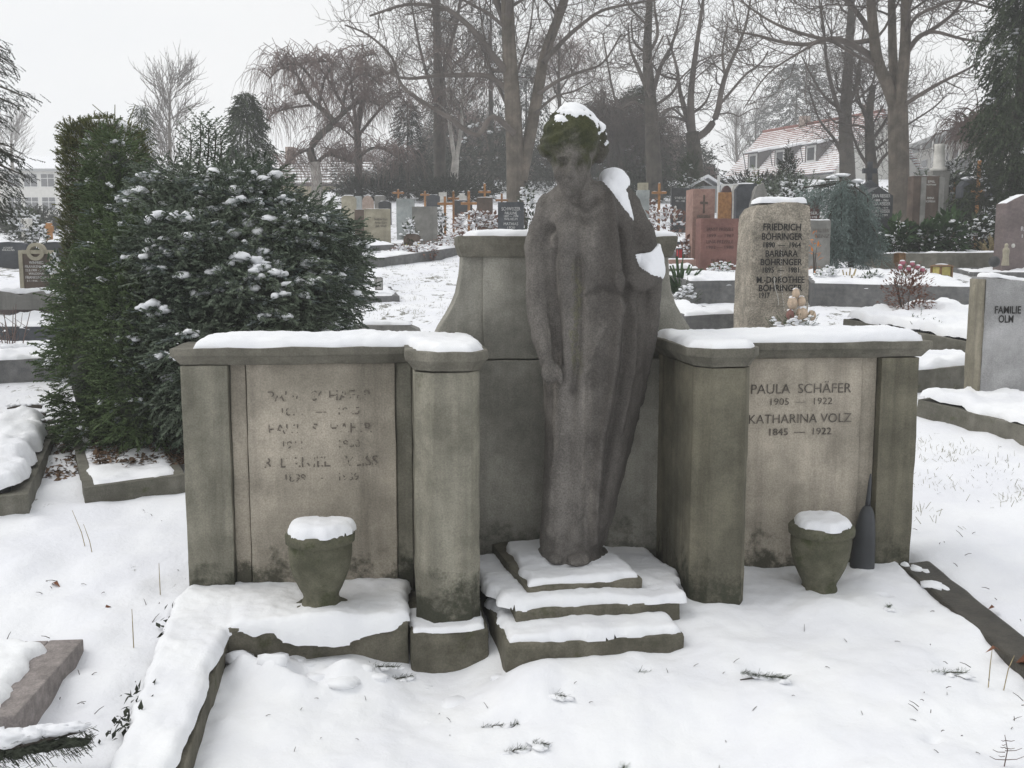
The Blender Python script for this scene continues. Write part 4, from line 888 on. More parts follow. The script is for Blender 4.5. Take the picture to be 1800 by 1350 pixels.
# ================================================================== behind, right of the statue
T, w, h, s = grave('pale stone with a small lantern niche on top, just right of the statue', 1131, 385, 334, 22, 'pale', d=23, t=.2, snow=.01)
add('niche', box(-.11, .11, .02, .18, h, h + .16, bw=.004), GM['beige'], T)
grave('black stone with a white flower and names, right of the orange cross', 1196, 388, 330, 30, 'dark', d=25, t=.2, snow=.01, rows=[('STIERLE', 346, 350, 20), ('1921 - 1988', 352, 355, 16)], let=WHITELET)
plant('dusty snow-covered planting before the black stone and white figure', 1170, 404, 366, 80, HEATH, 'leaf', 260, .12, .4, d=21.5, name='grave_planting', cat='plant', stem=False)
plant('dense evergreen bush with ivy left of the pink granite column', 1212, 372, 272, 26, EVG, 'spray', 700, .22, .03, d=33, name='evergreen_bush', cat='shrub')
bed('long low snow-covered bed with dark kerb right of the statue', (1090, 414), (1232, 414), 1.6, .22, 'slate', .06, da=19.8, db=20, seed=13)
bed('grey kerbed snowy bed next to the flared shoulder of the tomb', (1090, 432), (1236, 434), 1.8, .22, 'kerbg', .06, da=17.9, db=18.1, seed=14)
bed('dark kerbed bed beside the red candle holder', (1110, 482), (1232, 482), 1.5, .25, 'kerb', .06, da=15.0, db=15.1, seed=15)
plant('shrub with snow beside the wooden cross and the pale stone', 1140, 376, 350, 30, HEATH, 'leaf', 160, .13, .3, d=25)
# ================================================================== behind, left of the statue
T, w, h, s = grave('dark blue slate stone with pale names right behind the tomb slab', 898, 420, 355, 46, 'slate', 'rect', d=20, t=.15, snow=.0, rough=.003, rows=[('SCHWEIZER', 364, 370, 34), ('PAULINE', 372, 377, 22), ('1887 — 1974', 378, 382, 26), ('WILHELM', 383, 387, 24), ('MATHIAS', 391, 396, 26), ('1920', 398, 402, 14)], let=WHITELET)
grave('pale beige stone with engraved lines and small text on a snowy kerb', 663, 428, 367, 46, 'beige', d=21, t=.22, snow=.012, rough=.003, rot=math.radians(6), rows=[('Gottfried Kurz', 383, 387, 24, 6), ('Anna Kurz', 389, 393, 22, 6), ('geb. Wolf', 395, 399, 20, 6)])
grave('broad plain grey stone with clipped corners behind a heart-shaped bowl', 746, 436, 363, 44, 'grey', 'rect', d=20.2, t=.18, snow=.008, rough=.002)
grave('pale blue-grey stone with carved lines, left behind the plain grey stone', 712, 425, 349, 31, 'pale', d=23, t=.18, snow=.008)
grave('old brown stone half hidden behind the pale beige stone', 634, 425, 368, 22, 'brown', d=23, t=.18, snow=.01)
grave('tall weathered beige stone with arched top behind the conifer', 612, 400, 343, 25, 'beige', 'arch', d=27, t=.2, snow=.012)
grave('narrow bluish stone behind the tall weathered beige stone', 629, 398, 345, 12, 'pale', d=29, t=.15, snow=.01)
grave('rounded rose marble stone in the back row', 646, 390, 344, 20, 'rose', 'round', d=29.5, t=.15, snow=.01)
grave('light stone with dark edge in the back row right of the rose marble', 667, 390, 344, 18, 'grey', d=30, t=.15, snow=.015)
grave('black rounded stone with a small pale rosette in the back row', 676, 392, 353, 22, 'dark', 'arch', d=27.5, t=.15, snow=.008)
grave('dark stone far behind the wooden crosses', 761, 372, 342, 24, 'slate', 'arch', d=33, t=.15, snow=.01)
grave('low black stone framed in white behind the wooden crosses', 813, 378, 352, 34, 'dark', d=31, t=.15, snow=.012)
grave('white stone among the wooden crosses', 812, 366, 340, 16, 'white', 'shoulder', d=34, t=.15, snow=.01)
grave('brown sandstone behind the slate stone, wooden cross above it', 852, 400, 347, 28, 'brown', d=25, t=.2, snow=.02)
grave('broad white far stone beyond the birch', 778, 362, 338, 14, 'white', d=37, t=.15, snow=.0)
wcross('wooden grave cross far back above the pale blue-grey stone', 700, 352, 333, 20, 32, arm=.68)
wcross('wooden grave cross with double posts, nearest the grey stone', 782, 392, 345, 26, 23.5, arm=.72)
wcross('tall wooden grave cross right behind the double-post one', 797, 388, 336, 20, 25, arm=.75, mat=WOODD)
wcross('wooden grave cross in the middle of the row of crosses', 824, 384, 336, 28, 24.5, arm=.55)
wcross('small wooden grave cross on top of the brown sandstone', 852, 352, 323, 22, 26, arm=.50)
wcross('dark reddish wooden cross left of the chestnut trunk', 882, 380, 340, 22, 28, arm=.7, mat=WOODD)
wcross('leaning wooden cross with a hanging ornament in the back row', 747, 352, 336, 16, 31, arm=.6, rot=.4)
plant('snow-covered heather mound beneath the wooden crosses', 838, 415, 372, 80, HEATH, 'leaf', 420, .13, .5, d=21.5, name='heather_mound', cat='shrub')
plant('round snow-capped bush left of the wooden crosses', 774, 400, 370, 20, EVG, 'leaf', 160, .10, .45, d=22.5)
plant('scrubby snow-dusted planting behind the slate stone', 925, 395, 330, 34, EVG, 'leaf', 260, .12, .35, d=24)
T, w, h, s = grave('heart-shaped stone bowl planted with a small shrub before the plain grey stone', 724, 434, 410, 30, 'brown', 'round', d=19.6, t=.22, snow=.015, cat='planter', name='stone_bowl')
plant('small snowy shrub in the heart-shaped bowl', 720, 418, 388, 24, EVG, 'leaf', 140, .09, .45, d=19.7)
plant('yellow-green spring shoots before the heart-shaped bowl', 724, 434, 417, 30, leafy('yellow_shoots', (.35, .30, .06), (.45, .40, .10)), 'blade', 26, .16, .0, d=19.4, name='spring_shoots', cat='plant', stem=False)
bed('grey kerbed bed under the pale beige stone', (630, 450), (702, 447), 1.8, .26, 'kerbg', .04, da=18.6, db=18.9, seed=16)
bed('low oblique kerbed bed with snow before the plain grey stone', (668, 455), (806, 438), 1.6, .16, 'kerbg', .04, da=17.4, db=19.4, seed=17)
for i, (cx, py) in enumerate([(745, 440), (790, 425), (705, 448)]):
    plant(['snowy leaf litter and stems before the plain grey stone', 'snow-dusted low plants right of the plain grey stone', 'snow-dusted low plants before the heart-shaped bowl'][i], cx, py + 4, py - 14, 50, HEATH, 'leaf', 150, .08, .6, d=18.6 + (i == 1) * 1.0, name='low_planting', cat='plant', stem=False)
bed('low slab grave with snow beside the grey lantern', (560, 517), (702, 514), 1.3, .10, 'kerbg', .05, da=13.1, db=13.3, seed=18)
T, w, h, s = grave('dark rounded stone half hidden by the big snowy conifer', 585, 480, 398, 92, 'slate', 'boulder', d=15, t=.25, snow=.02, rows=[('UNVERGESSEN', 440, 445, 40, 22)], let=WHITELET)
q = H(640, 9.6); t = thing('low_stone', 'low grey stone wall end with rounded corner and snow, behind the left wing', 'stone', q, math.radians(4))
add('body', loft([[(a, y_, b) for a, b in [(-.6, -.1), (.52, -.1), (.535, .2), (.50, .29), (.40, .335), (-.6, .345)]] for y_ in (0, .3)], 'body', .01, cell=.08, rough=.004), GM['grey'], t)
snowtop(t, [(-.58, .01), (.42, .01), (.42, .28), (-.58, .28)], .34, .03, 4, .04)
# ================================================================== left side
T, w, h, s = grave('brown stone with pale frame, ring on top and white names, left of the hedge', 63, 512, 440, 54, 'brown', d=14.6, t=.14, snow=.0, rough=.002, rows=[('WINFRIED', 459, 464, 26, 0), ('FRANKENBERG', 466, 471, 42, 0), ('22.8.1909 - 27.5.87', 473, 477, 42), ('WALDEMAR', 479, 483, 30), ('FRANKENBERG', 485, 490, 42), ('3.1.1936 - 9.6.99', 492, 495, 38)], let=WHITELET)
for a in (-1, 1): add('frame', box(a * w * .5 - .028, a * w * .5 + .028, -.02, .1, -.1, h, bw=.003), GM['beige'], T)
add('frame', box(-w * .5 + .028, w * .5 - .028, -.019, .1, h - .05, h + .004, bw=.003), GM['beige'], T)
v_, f_ = [], []
for k in range(24):
    a = 2 * math.pi * k / 24
    for r_, y_ in ((.075, -.03), (.125, -.03), (.125, .08), (.075, .08)): v_.append((r_ * math.cos(a), y_, h - .02 + r_ * math.sin(a)))
for k in range(24):
    for j in range(4): f_.append((k * 4 + j, k * 4 + (j + 1) % 4, (k + 1) % 24 * 4 + (j + 1) % 4, (k + 1) % 24 * 4 + j))
add('ring', mesh('ring', v_, f_), GM['beige'], T)
grave('black polished stone with rounded shoulder and snow on top, behind the framed brown stone', 95, 470, 425, 40, 'dark', 'arch', d=18, t=.2, snow=.04, rough=0)
grave('dark blue-grey stone at the left edge', 14, 475, 425, 56, 'slate', 'arch', d=17.5, t=.2, snow=.01, rows=[('JOSEF', 434, 437, 18), ('KRAUSS', 438, 441, 22)], let=WHITELET)
grave('pale square stone behind dark shrubs at the left', 43, 420, 384, 14, 'white', d=24, t=.2, snow=.015)
wcross('orange wooden grave marker between shrubs at the left', 86, 425, 392, 14, 22, arm=.7, tk=.12)
plant('dark dwarf yew left of the framed brown stone', 33, 440, 396, 32, EVD, 'spray', 200, .14, .05, d=19)
plant('snow-speckled rhododendron behind the framed brown stone', 62, 430, 396, 36, EVG, 'leaf', 240, .10, .45, d=19.5)
plant('bushy green box shrub with snow right of the framed brown stone', 98, 515, 448, 42, LAUR, 'leaf', 420, .07, .18, d=14.2)
plant('low snow-topped hedge below the white building', 40, 400, 370, 66, EVG, 'leaf', 260, .16, .45, d=27, name='low_hedge', cat='hedge')
bed('kerbed grave with snow and red candles before the framed brown stone', (-60, 566), (128, 563), 1.6, .16, 'redgrey', .06, da=12.2, db=12.2, seed=21)
bed('dark kerbed snowy grave in the second row at the left', (-70, 622), (128, 615), 1.2, .17, 'slate', .06, da=10.5, db=10.5, seed=22)
bed('grey granite bordered grave with smooth snow, left of the hedge', (-80, 690), (128, 672), 1.15, .19, 'kerbg', .05, da=8.6, db=8.8, seed=23)
t = thing('heart_planter', 'grey heart-shaped stone planter filled with snow at the left', 'planter', H(38, 12.0) + Vector((0, -.1, .12)))
add('bowl', loft([[(x, y_, z_) for x, z_ in [(-.30, 0), (.30, 0), (.34, .14), (.26, .22), (.12, .2), (0, .17), (-.12, .2), (-.26, .22), (-.34, .14)]] for y_ in (0, .25)], 'bowl', .01), GM['grey'], t); snowtop(t, [(-.3, .02), (.3, .02), (.3, .23), (-.3, .23)], .19, .05, 2, .05)
for i, (px, py, hh) in enumerate([(68, 520, .11), (57, 532, .08), (90, 530, .05)]):
    q = P(px, py + 2, 12.6); t = thing('grave_candle', ['tall red grave candle before the framed brown stone', 'small red grave candle left before the framed stone', 'low red grave candle right before the framed stone'][i], 'candle', q - Vector((0, 0, .02)), 0, 'red grave candles at the left')
    add('cup', lathe([(.03, 0), (.035, .01), (.036, hh * .75), (.028, hh * .85)], 'cup', 12), REDG, t); add('lid', lathe([(.03, hh * .85), (.034, hh * .9), (.015, hh * 1.1), (.003, hh * 1.2)], 'lid', 12), REDG if i == 0 else BRONZE, t)
# bare rose stems on the left grave
q = onbed(22, 640); r = random.Random(8); L = []
for k in range(9):
    a = r.uniform(-.5, .5); b = r.uniform(-.3, .3); hh = r.uniform(.35, .6)
    L.append(([Vector((a * .15, b * .1, 0)), Vector((a * .3, b * .2, hh * .5)), Vector((a * .5 + r.uniform(-.05, .05), b * .3, hh))], [.006, .005, .003]))
    L.append(([Vector((a * .3, b * .2, hh * .5)), Vector((a * .3 + .06, b * .2, hh * .65)), Vector((a * .3 + .08 * r.choice((-1, 1)), b * .2, hh * .85))], [.004, .003, .002]))
t = thing('bare_rose', 'bare thorny rose stems standing in the snow of the left grave', 'plant', q); tube_obj('stem', L, TWIGR, t, 4)
t = thing('snowy_branch', 'cut fir branch under snow lying on the granite bordered grave at the left', 'branch', onbed(40, 648, .20), .2); add('snow', blob_mesh('snow', [((-.12 + .06 * k, .01 * k, .0), (.07, .035, .03)) for k in range(6)], None, 2, .4, 3), SNOW, t); tube_obj('twig', [([(-.2, -.02, -.02), (0, 0, -.015), (.25, .04, .0)], [.01, .008, .005])], TWIGD, t, 5)
t = thing('purple_post', 'thin dark purple post at the left edge', 'post', G(-2, 772)); add('shaft', lathe([(.014, -.1), (.014, .29), (.016, .30), (.012, .31)], 'shaft', 10), plain('purple_paint', (.10, .08, .14), .5, .1), t); add('cap', blob_mesh('snow', [((0, 0, .315), (.02, .02, .012))], None, 1, .1), SNOW, t)
# near left grave, oblique
a = G(-40, 925); T, L = bed('big snow-covered grave with mossy concrete kerb at the left edge', (-160, 935), (52, 915), 1.75, .14, 'kerb', .10, kw=.10, fill=.06, seed=24); T.rotation_euler[2] += math.radians(2)
for i, (px, py, ln) in enumerate([(46, 758, .22), (55, 773, .2), (25, 787, .17), (70, 787, .18)]):
    q = onbed(px, py, .17); t = thing('fir_branch', ['curved fir branch under snow, topmost on the left grave', 'fir branch under snow with a cut end on the left grave', 'short fir branch under snow, lowest on the left grave', 'fir branch tip hanging over the kerb of the left grave'][i], 'fir branch', q, .3, 'fir branches on the left grave')
    ln *= 1.0; tube_obj('twig', [([(-ln / 2, -.02, 0), (0, .015, .012), (ln / 2, .0, .0)], [.006, .012, .016])], TWIGD, t, 6)
    n = 70; rr = np.random.default_rng(i); x = rr.uniform(-ln / 2, ln / 2, n); ps = np.stack([x, .015 - .14 * x * x, .01 + 0 * x], 1); an = rr.uniform(-2.4, .3, n)
    d_ = np.stack([.6 + 0 * x, np.sin(an), np.cos(an) * .6 - .3], 1); v, f = scatter(*NEEDLE, ps, frames(d_, np.tile([[0, 0, 1.]], (n, 1))), np.full(n, .035)); add('needles', mesh('needles', v, f), EVB, t)
    add('snow', blob_mesh('snow', [((-ln / 2 + ln * k / 6, .012, .016), (ln * .12, .018, .010)) for k in range(7)], None, 1, .3, i), SNOW, t)
# nearest grave at the lower left
a, b = G(148, 1142), G(72, 1262); e = (b - a)
t = thing('granite_grave', 'near grave with pinkish grey granite frame under thick snow, lower left corner', 'grave', a, math.atan2(e.y, e.x))
LL = e.length * 1.45; gm = stone('frame_granite', (.30, .27, .26), (.20, .18, .175), 22, .1)
def gb(x0, x1, y0, y1, z0, z1, n='frame_bar'): return add(n, box(x0, x1, y0, y1, z0, z1, bw=.006), gm, t)
ang_in = -1
gb(-.0, LL, -.13, 0, -.2, .045); gb(-.0, .125, -1.2, -.133, -.2, .043)
add('snow_cap', snow_poly([(.10, -.10), (LL * .9, -.075), (LL * .9, -1.2), (.02, -1.2), (.035, -.26)], .03, .055, .05, .016, 3, .025), SNOW, t)
q = G(60, 1350); t = thing('snowy_fir_bough', 'fir bough weighed down by snow in the lower left corner', 'fir branch', P(20, 1310, 2.98), .25)
tube_obj('twig', [([(-.25, .0, -.03), (0, 0, -.01), (.2, .05, .0)], [.010, .008, .004])], TWIGD, t, 6)
n = 1900; rr = np.random.default_rng(5); x = rr.uniform(-.22, .22, n); ps = np.stack([x, rr.normal(0, .035, n) + .12 * x, rr.normal(-.022, .014, n)], 1); an = rr.uniform(-3.1, 3.1, n)
d_ = np.stack([.7 + 0 * x, np.sin(an), np.cos(an) * .5 - .25], 1); v, f = scatter(NEEDLE[0] * np.array([1, 2, 1]), NEEDLE[1], ps, frames(d_, np.tile([[0, 0, 1.]], (n, 1))), .022 * rr.uniform(.6, 1.4, n)); add('needles', mesh('needles', v, f), EVD, t); add('inner_foliage', blob_mesh('inner', [((-.2 + .07 * k, .12 * (-.2 + .07 * k), -.022), (.05, .04 - .004 * k, .014)) for k in range(6)], None, 3, .6, 4), EVD, t)
add('snow', blob_mesh('snow', [((-.24 + .045 * k, .006 * k + .01 * math.sin(k * 2), .015), (.055, .065 - .005 * k, .034 - .002 * k)) for k in range(10)], None, 3, .35, 2), SNOW, t)
# grave behind the conifer with leaf litter
T, L = bed('kerbed grave with brown leaf litter below the big conifer', (150, 893), (330, 868), 1.1, .115, 'kerb', .035, kw=.055, seed=25, fill=.005)
# ------------------------------------------------------------------ the big snowy conifer, the clipped thuja and other shrubs on the left
def px_ell(px, py, y, rx, ry, ryd): 
    c = P(px, py, y); s = dist(c) / FPX; return np.array(c), np.array([rx * s, ryd, ry * s])
def lobes_points(lobes, n, rng, inner=.82):
    vol = np.array([r[0] * r[2] for c, r in lobes]); k = rng.choice(len(lobes), n, p=vol / vol.sum())
    u = rng.normal(size=(n, 3)); u[:, 1] -= .45; u /= np.linalg.norm(u, axis=1, keepdims=True)
    C = np.array([c for c, r in lobes])[k]; R = np.array([r for c, r in lobes])[k]
    rad = inner + (1.04 - inner) * rng.random(n) ** .7; rad = rad * (1 + .16 * fbm(u * 2.4 + k[:, None] * 5.1, 4))
    p = C + u * R * rad[:, None]
    keep = np.ones(n, bool)
    for c, r in lobes: keep &= ~((((p - c) / (r * inner * .93)) ** 2).sum(1) < 1)
    return p[keep], u[keep]
def snow_lumps(p, d, ln, wd, rng, parent, origin, name='snow', cnt=4):
    sp = []
    for a, e, l in zip(p, d, ln):
        e = e / np.linalg.norm(e); m = rng.integers(2, cnt + 1)
        for k in range(m):
            q = a + e * l * k / cnt + rng.normal(0, .010, 3) + np.array([0, 0, .012]); w = wd * rng.uniform(.55, 1.15)
            sp.append((tuple(q - origin), (w * rng.uniform(.9, 1.6), w * rng.uniform(.8, 1.2), w * rng.uniform(.38, .6))))
    return add(name, blob_mesh(name, sp, None, 1, .3, 3), SNOW, parent, kind='stuff')
def foliage_mass(T, o, lobes, n, rng, mat, size=.155, core=EVD, w=.42, up_=.10, name='foliage'):
    p, u = lobes_points(lobes, n, rng)
    dr = u * np.array([1, 1, .35]) + rng.normal(size=u.shape) * .35 + np.array([0, 0, up_]); up = np.tile([[0, 0, 1.]], (len(p), 1)) + rng.normal(size=u.shape) * .35
    V, F, off = [], [], 0; cut = rng.integers(0, 4, len(p))
    for j in range(4):
        m = cut == j; tv, tf = frond(7, w, 40 + j, leaf=.075); tv = tv.copy(); tv[:, 2] -= .18 * tv[:, 0] ** 2
        v, f = scatter(tv, tf, p[m] - o, frames(dr[m], up[m]), size * rng.uniform(.6, 1.25, m.sum())); V.append(v); F.append(f + off); off += len(v)
    add(name, mesh(name, np.concatenate(V), np.concatenate(F)), mat, T)
    if core: add('inner_foliage', blob_mesh('inner', [(tuple(c - o), tuple(r * .74)) for c, r in lobes], None, 2, .15, 3), core, T)
    return p, u, dr
def pads(T, o, p, u, rng, pick, frost=20, wide=.085):        # clots of snow on fans of frosted sprays
    sp, fp, fd = [], [], []
    for i in pick:
        c = p[i] + u[i] * .02 + np.array([0, 0, .02]); t = np.cross(u[i], [0, 0, 1.]); t /= np.linalg.norm(t) + 1e-6; wd = wide * rng.uniform(.4, 1.6); out_ = np.array([u[i][0], u[i][1], 0]); out_ /= np.linalg.norm(out_) + 1e-6
        m = rng.integers(4, 11)
        for k in range(m):
            f = rng.uniform(-1, 1); q = c + t * f * wd + out_ * rng.uniform(-.3, .5) * wd - np.array([0, 0, abs(f) * wd * .35]) + rng.normal(0, .006, 3); s = wd * rng.uniform(.10, .42)
            sp.append((tuple(q - o), (s * rng.uniform(.7, 1.2), s * rng.uniform(.8, 1.5), s * rng.uniform(.45, .8))))
        for k in range(frost):
            f = rng.uniform(-1.4, 1.4); fp.append(c + t * f * wd - np.array([0, 0, abs(f) * wd * .5 + .01])); fd.append(out_ * 1.0 + t * f * .8 + np.array([0, 0, rng.uniform(-.3, .35)]))
    add('snow', blob_mesh('snow', sp, None, 2, .35, 3, 2.2), SNOW, T, kind='stuff')
    fp, fd = np.array(fp), np.array(fd); v, f = scatter(*frond(6, .4, 77, leaf=.08), fp - o, frames(fd, np.tile([[0, 0, 1.]], (len(fp), 1)) + rng.normal(size=fp.shape) * .3), .085 * rng.uniform(.6, 1.3, len(fp))); add('frosted_foliage', mesh('frosted', v, f), FROST, T)
def spaced(idx, p, dmin, cap):
    out_ = []
    for i in idx:
        if all(np.linalg.norm(p[i] - p[j]) > dmin for j in out_): out_.append(i)
        if len(out_) >= cap: break
    return out_
def big_conifer():
    rng = np.random.default_rng(11)
    lobes = [px_ell(*a) for a in [(400, 400, 7.4, 105, 98, .5), (500, 440, 7.3, 105, 88, .5), (365, 470, 7.1, 92, 110, .55), (450, 520, 6.95, 150, 95, .55), (560, 505, 7.3, 68, 82, .42), (315, 560, 6.9, 66, 115, .5),
                                  (375, 660, 6.6, 108, 115, .5), (320, 375, 7.6, 75, 75, .45), (585, 445, 7.5, 46, 48, .3), (480, 590, 6.9, 120, 66, .5), (445, 355, 7.5, 60, 55, .35), (395, 460, 6.85, 70, 60, .3), (540, 420, 7.1, 60, 50, .3), (300, 440, 6.9, 55, 60, .3)]]
    o = np.array(H(400, 7.2)); T = thing('false_cypress', 'big dark blue-green spreading conifer with snow clots, behind the left wing', 'conifer', Vector(o))
    p, u, dr = foliage_mass(T, o, lobes, 12500, rng, EVB)
    L = []
    for px, top in ((335, 232), (352, 205), (366, 222), (378, 218), (388, 235)):
        a, b = np.array(P(px - 3, 300, 7.6)) - o, np.array(P(px, top, 7.6)) - o; L.append(([a, (a + b) / 2 + np.array([.01, 0, 0]), b], [.008, .006, .003]))
    tube_obj('leader', L, TWIGD, T, 4)
    ps, ds = [], []
    for pts, _ in L:
        for k in range(22):
            t = .0 + 1.0 * k / 22; ps.append(pts[0] * (1 - t) + pts[2] * t); a = k * 2.4; ds.append((math.cos(a), math.sin(a) * .7, .9))
    v, f = scatter(*frond(5, .4, 3), np.array(ps), frames(np.array(ds), np.tile([[0, 0, 1.]], (len(ps), 1))), np.full(len(ps), .13)); add('shoot', mesh('shoot', v, f), EVB, T)
    px = 900 + FPX * p[:, 0] / p[:, 1]; zr = p[:, 2] - o[2]; cl = fbm(p * 1.7, 21, 2)
    w = (u[:, 2] > -.15) & (u[:, 1] < .35) & (cl * .8 + .5 * (px - 400) / 200 + .55 * (zr - .95) + rng.normal(0, .35, len(p)) > .15)
    pads(T, o, p, u, rng, spaced(rng.permutation(np.where(w)[0]), p, .08, 165))
    w = (u[:, 2] > -.1) & (u[:, 1] < .3); pads(T, o, p, u, rng, spaced(rng.permutation(np.where(w)[0]), p, .2, 30), 5, .05)
    tube_obj('stem', [([Vector((0, .3, -.1)), Vector((-.1, .25, .6)), Vector((-.05, .2, 1.4))], [.07, .06, .03])], BARKD, T, 8)
big_conifer()
def green_cypress():
    rng = np.random.default_rng(12); lobes = [px_ell(*a) for a in [(205, 335, 7.9, 42, 95, .25), (215, 450, 7.6, 52, 110, .3), (195, 560, 7.2, 70, 120, .4), (185, 665, 6.9, 68, 120, .42), (215, 745, 6.8, 85, 66, .4), (250, 520, 7.0, 60, 130, .4), (268, 690, 6.55, 78, 112, .4), (250, 600, 6.75, 66, 110, .4)]]
    o = np.array(H(200, 7.3)); T = thing('green_cypress', 'fresh green feathery cypress between the clipped thuja and the big snowy conifer', 'conifer', Vector(o))
    p, u, dr = foliage_mass(T, o, lobes, 7400, rng, EVF, .135, EVD, .38, .35)
    w = (u[:, 2] > -.1) & (u[:, 1] < .3); pads(T, o, p, u, rng, spaced(rng.permutation(np.where(w)[0]), p, .16, 42), 6, .055)
    tube_obj('stem', [([Vector((0, .2, -.1)), Vector((0, .2, 1.5))], [.06, .03])], BARKD, T, 6)
green_cypress()
def thuja():
    rng = np.random.default_rng(5); y = 8.6
    a, b, c = P(150, 640, y), P(252, 640, y), P(180, 232, y); w = b.x - a.x; z0 = float(gz(a.x, y)); h = c.z - z0
    o = np.array([(a.x + b.x) / 2, y, z0]); T = thing('clipped_thuja', 'tall clipped olive-green thuja column with snow on its top, at the left', 'conifer', Vector(o))
    n = 13000; sd_ = rng.integers(0, 4, n); e_ = rng.uniform(-1, 1, n); z = rng.random(n); sd_ = np.where(rng.random(n) < .5, 0, sd_)
    cx = np.select([sd_ == 0, sd_ == 1, sd_ == 2], [e_, 1 + 0 * e_, -1 + 0 * e_], e_) * (1 - .06 * (np.abs(e_) > .8)); cy = np.select([sd_ == 0, sd_ == 1, sd_ == 2], [-1 + 0 * e_, e_, e_], 1 + 0 * e_)
    sh = (1 - .10 * np.clip((z - .85) / .15, 0, 1) ** 2) * (1 + .05 * fbm(np.stack([cx * 1.5, cy * 1.5, z * 5], 1), 3))
    p = np.stack([cx * w / 2 * sh, cy * w / 2.4 * sh, z * h], 1); top = rng.random(n) < .17
    q = rng.uniform(-1, 1, (n, 2)); p[top] = np.stack([q[top, 0] * w * .46, q[top, 1] * w * .38, h * (1 - .05 * (q[top, 0] ** 2 + q[top, 1] ** 2)) + .05 * fbm(np.stack([q[top, 0] * 3, q[top, 1] * 3, 0 * q[top, 0]], 1), 9)], 1)
    out_ = np.stack([np.where(np.abs(cx) > .9, cx, cx * .25), np.where(np.abs(cy) > .9, cy, cy * .25), 0 * z], 1); out_[top] = np.array([0, 0, .6]) + rng.normal(size=(top.sum(), 3)) * .4
    dr = out_ * .7 + np.array([0, 0, .7]) + rng.normal(size=(n, 3)) * .3
    up = np.cross(out_, np.array([0, 0, 1.])) + rng.normal(size=(n, 3)) * .6
    tv, tf = frond(5, .38, 9, leaf=.06); v, f = scatter(tv, tf, p, frames(dr, up), .105 * rng.uniform(.6, 1.3, n)); add('foliage', mesh('foliage', v, f), EVO, T)
    add('inner_foliage', polyprism([(-w * .36, -w * .28), (w * .36, -w * .28), (w * .36, w * .28), (-w * .36, w * .28)], 0, h * .86, 'inner', .04, cell=.1, rough=.05), EVD, T)
    i = rng.permutation(np.where(top | (z > .93))[0])[:150]; snow_lumps(p[i], dr[i], np.full(len(i), .06), .035, rng, T, np.zeros(3))
    cap = [(.02 * w, -.04, h + .05, .22 * w, .12, .045), (.33 * w, -.10, h + .03, .15 * w, .12, .055), (-.30 * w, -.10, h + .03, .10 * w, .07, .03), (.16 * w, -.18, h + .015, .12 * w, .06, .03)]
    add('snow_cap', blob_mesh('snow', [((a_, b_, c_), (d_, e_, f_)) for a_, b_, c_, d_, e_, f_ in cap], None, 3, .25, 7), SNOW, T)
    L = [([np.array([x, 0, h - .1]), np.array([x + .04, 0, h + .1]), np.array([x + .08 * s, 0, h + .22])], [.006, .005, .003]) for x, s in ((.02, -1.2), (.06, .6), (.18, 1.2))]
    tube_obj('shoot', L, EVO, T, 4)
thuja()
def conifer(label, px, bot, top, wpx, d, mat, n=900, size=None, droop=.5, snow=0, name='conifer_tree', base=.06, ragged=.25, k=.85, top_w=.03, group=None):
    rng = np.random.default_rng(int(px + top * 3) % 9999 + 3); q = P(px, top, d); z0 = float(gz(q.x, d)); s = dist(q) / FPX; h = q.z - z0; w = wpx * s
    T = thing(name, label, 'conifer', (q.x, d, z0), 0, group)
    t = rng.random(n) ** 1.25 * (1 - base) + base; th = rng.uniform(0, 2 * np.pi, n)
    tier = 1 + ragged * np.sin(t * h / max(.35, h * .06) * 2 + th) * .5 + ragged * fbm(np.stack([np.cos(th) * 2, np.sin(th) * 2, t * 9], 1), 2)
    R = w / 2 * ((1 - t) ** k + top_w) * tier; rad = R * (rng.random(n) ** .45)
    p = np.stack([np.cos(th) * rad, np.sin(th) * rad, t * h], 1); o_ = np.stack([np.cos(th), np.sin(th), 0 * th], 1)
    dr = o_ + np.array([0, 0, -droop]) + rng.normal(size=(n, 3)) * .3; up = np.tile([[0, 0, 1.]], (n, 1)) + rng.normal(size=(n, 3)) * .4
    tv, tf = frond(4, .42, int(px), leaf=.10); size = size or h * .085
    v, f = scatter(tv, tf, p, frames(dr, up), size * rng.uniform(.5, 1.2, n)); add('foliage', mesh('foliage', v, f), mat, T)
    tube_obj('trunk', [([np.array([0, 0, -.3]), np.array([0, 0, h * .5]), np.array([0, 0, h * .97])], [h * .016, h * .01, .01])], BARKD, T, 7)
    if snow:
        i = rng.permutation(n)[:snow]; snow_lumps(p[i], dr[i], np.full(snow, size * .5), size * .18, rng, T, np.zeros(3), cnt=2)
    return T
conifer('dark cypress with drooping tip left of the weeping birch', 432, 360, 160, 128, 30, EVG, 2600, .42, .9, 30, ragged=.3, k=.75)
conifer('slim dark conifer just behind the clipped thuja', 247, 360, 184, 62, 31, EVG, 1000, .34, .8, 10, k=.6)
conifer('dense cone-shaped dark cypress between the birches', 716, 352, 176, 74, 43, EVD, 1500, .42, .6, 10, k=.6)
conifer('dark spruce behind the statue, right of its shoulder', 1122, 335, 150, 128, 46, EVG, 1600, .62, .5, 25, k=.8)
conifer('dark spruce deep behind the statue head', 1040, 345, 178, 120, 52, EVD, 1300, .6, .6, 15, k=.7)
conifer('tall dark drooping spruce behind the chestnut trunk', 862, 345, -60, 110, 56, EVD, 1000, .8, 1.1, 20, k=.55)
conifer('tall narrow dark spruce left of the chestnut trunk', 780, 345, 20, 80, 60, EVD, 700, .8, 1.1, 10, k=.5)
conifer('tall dark spruce right behind the chestnut trunk', 925, 345, 110, 100, 58, EVD, 900, .8, 1.0, 10, k=.55)
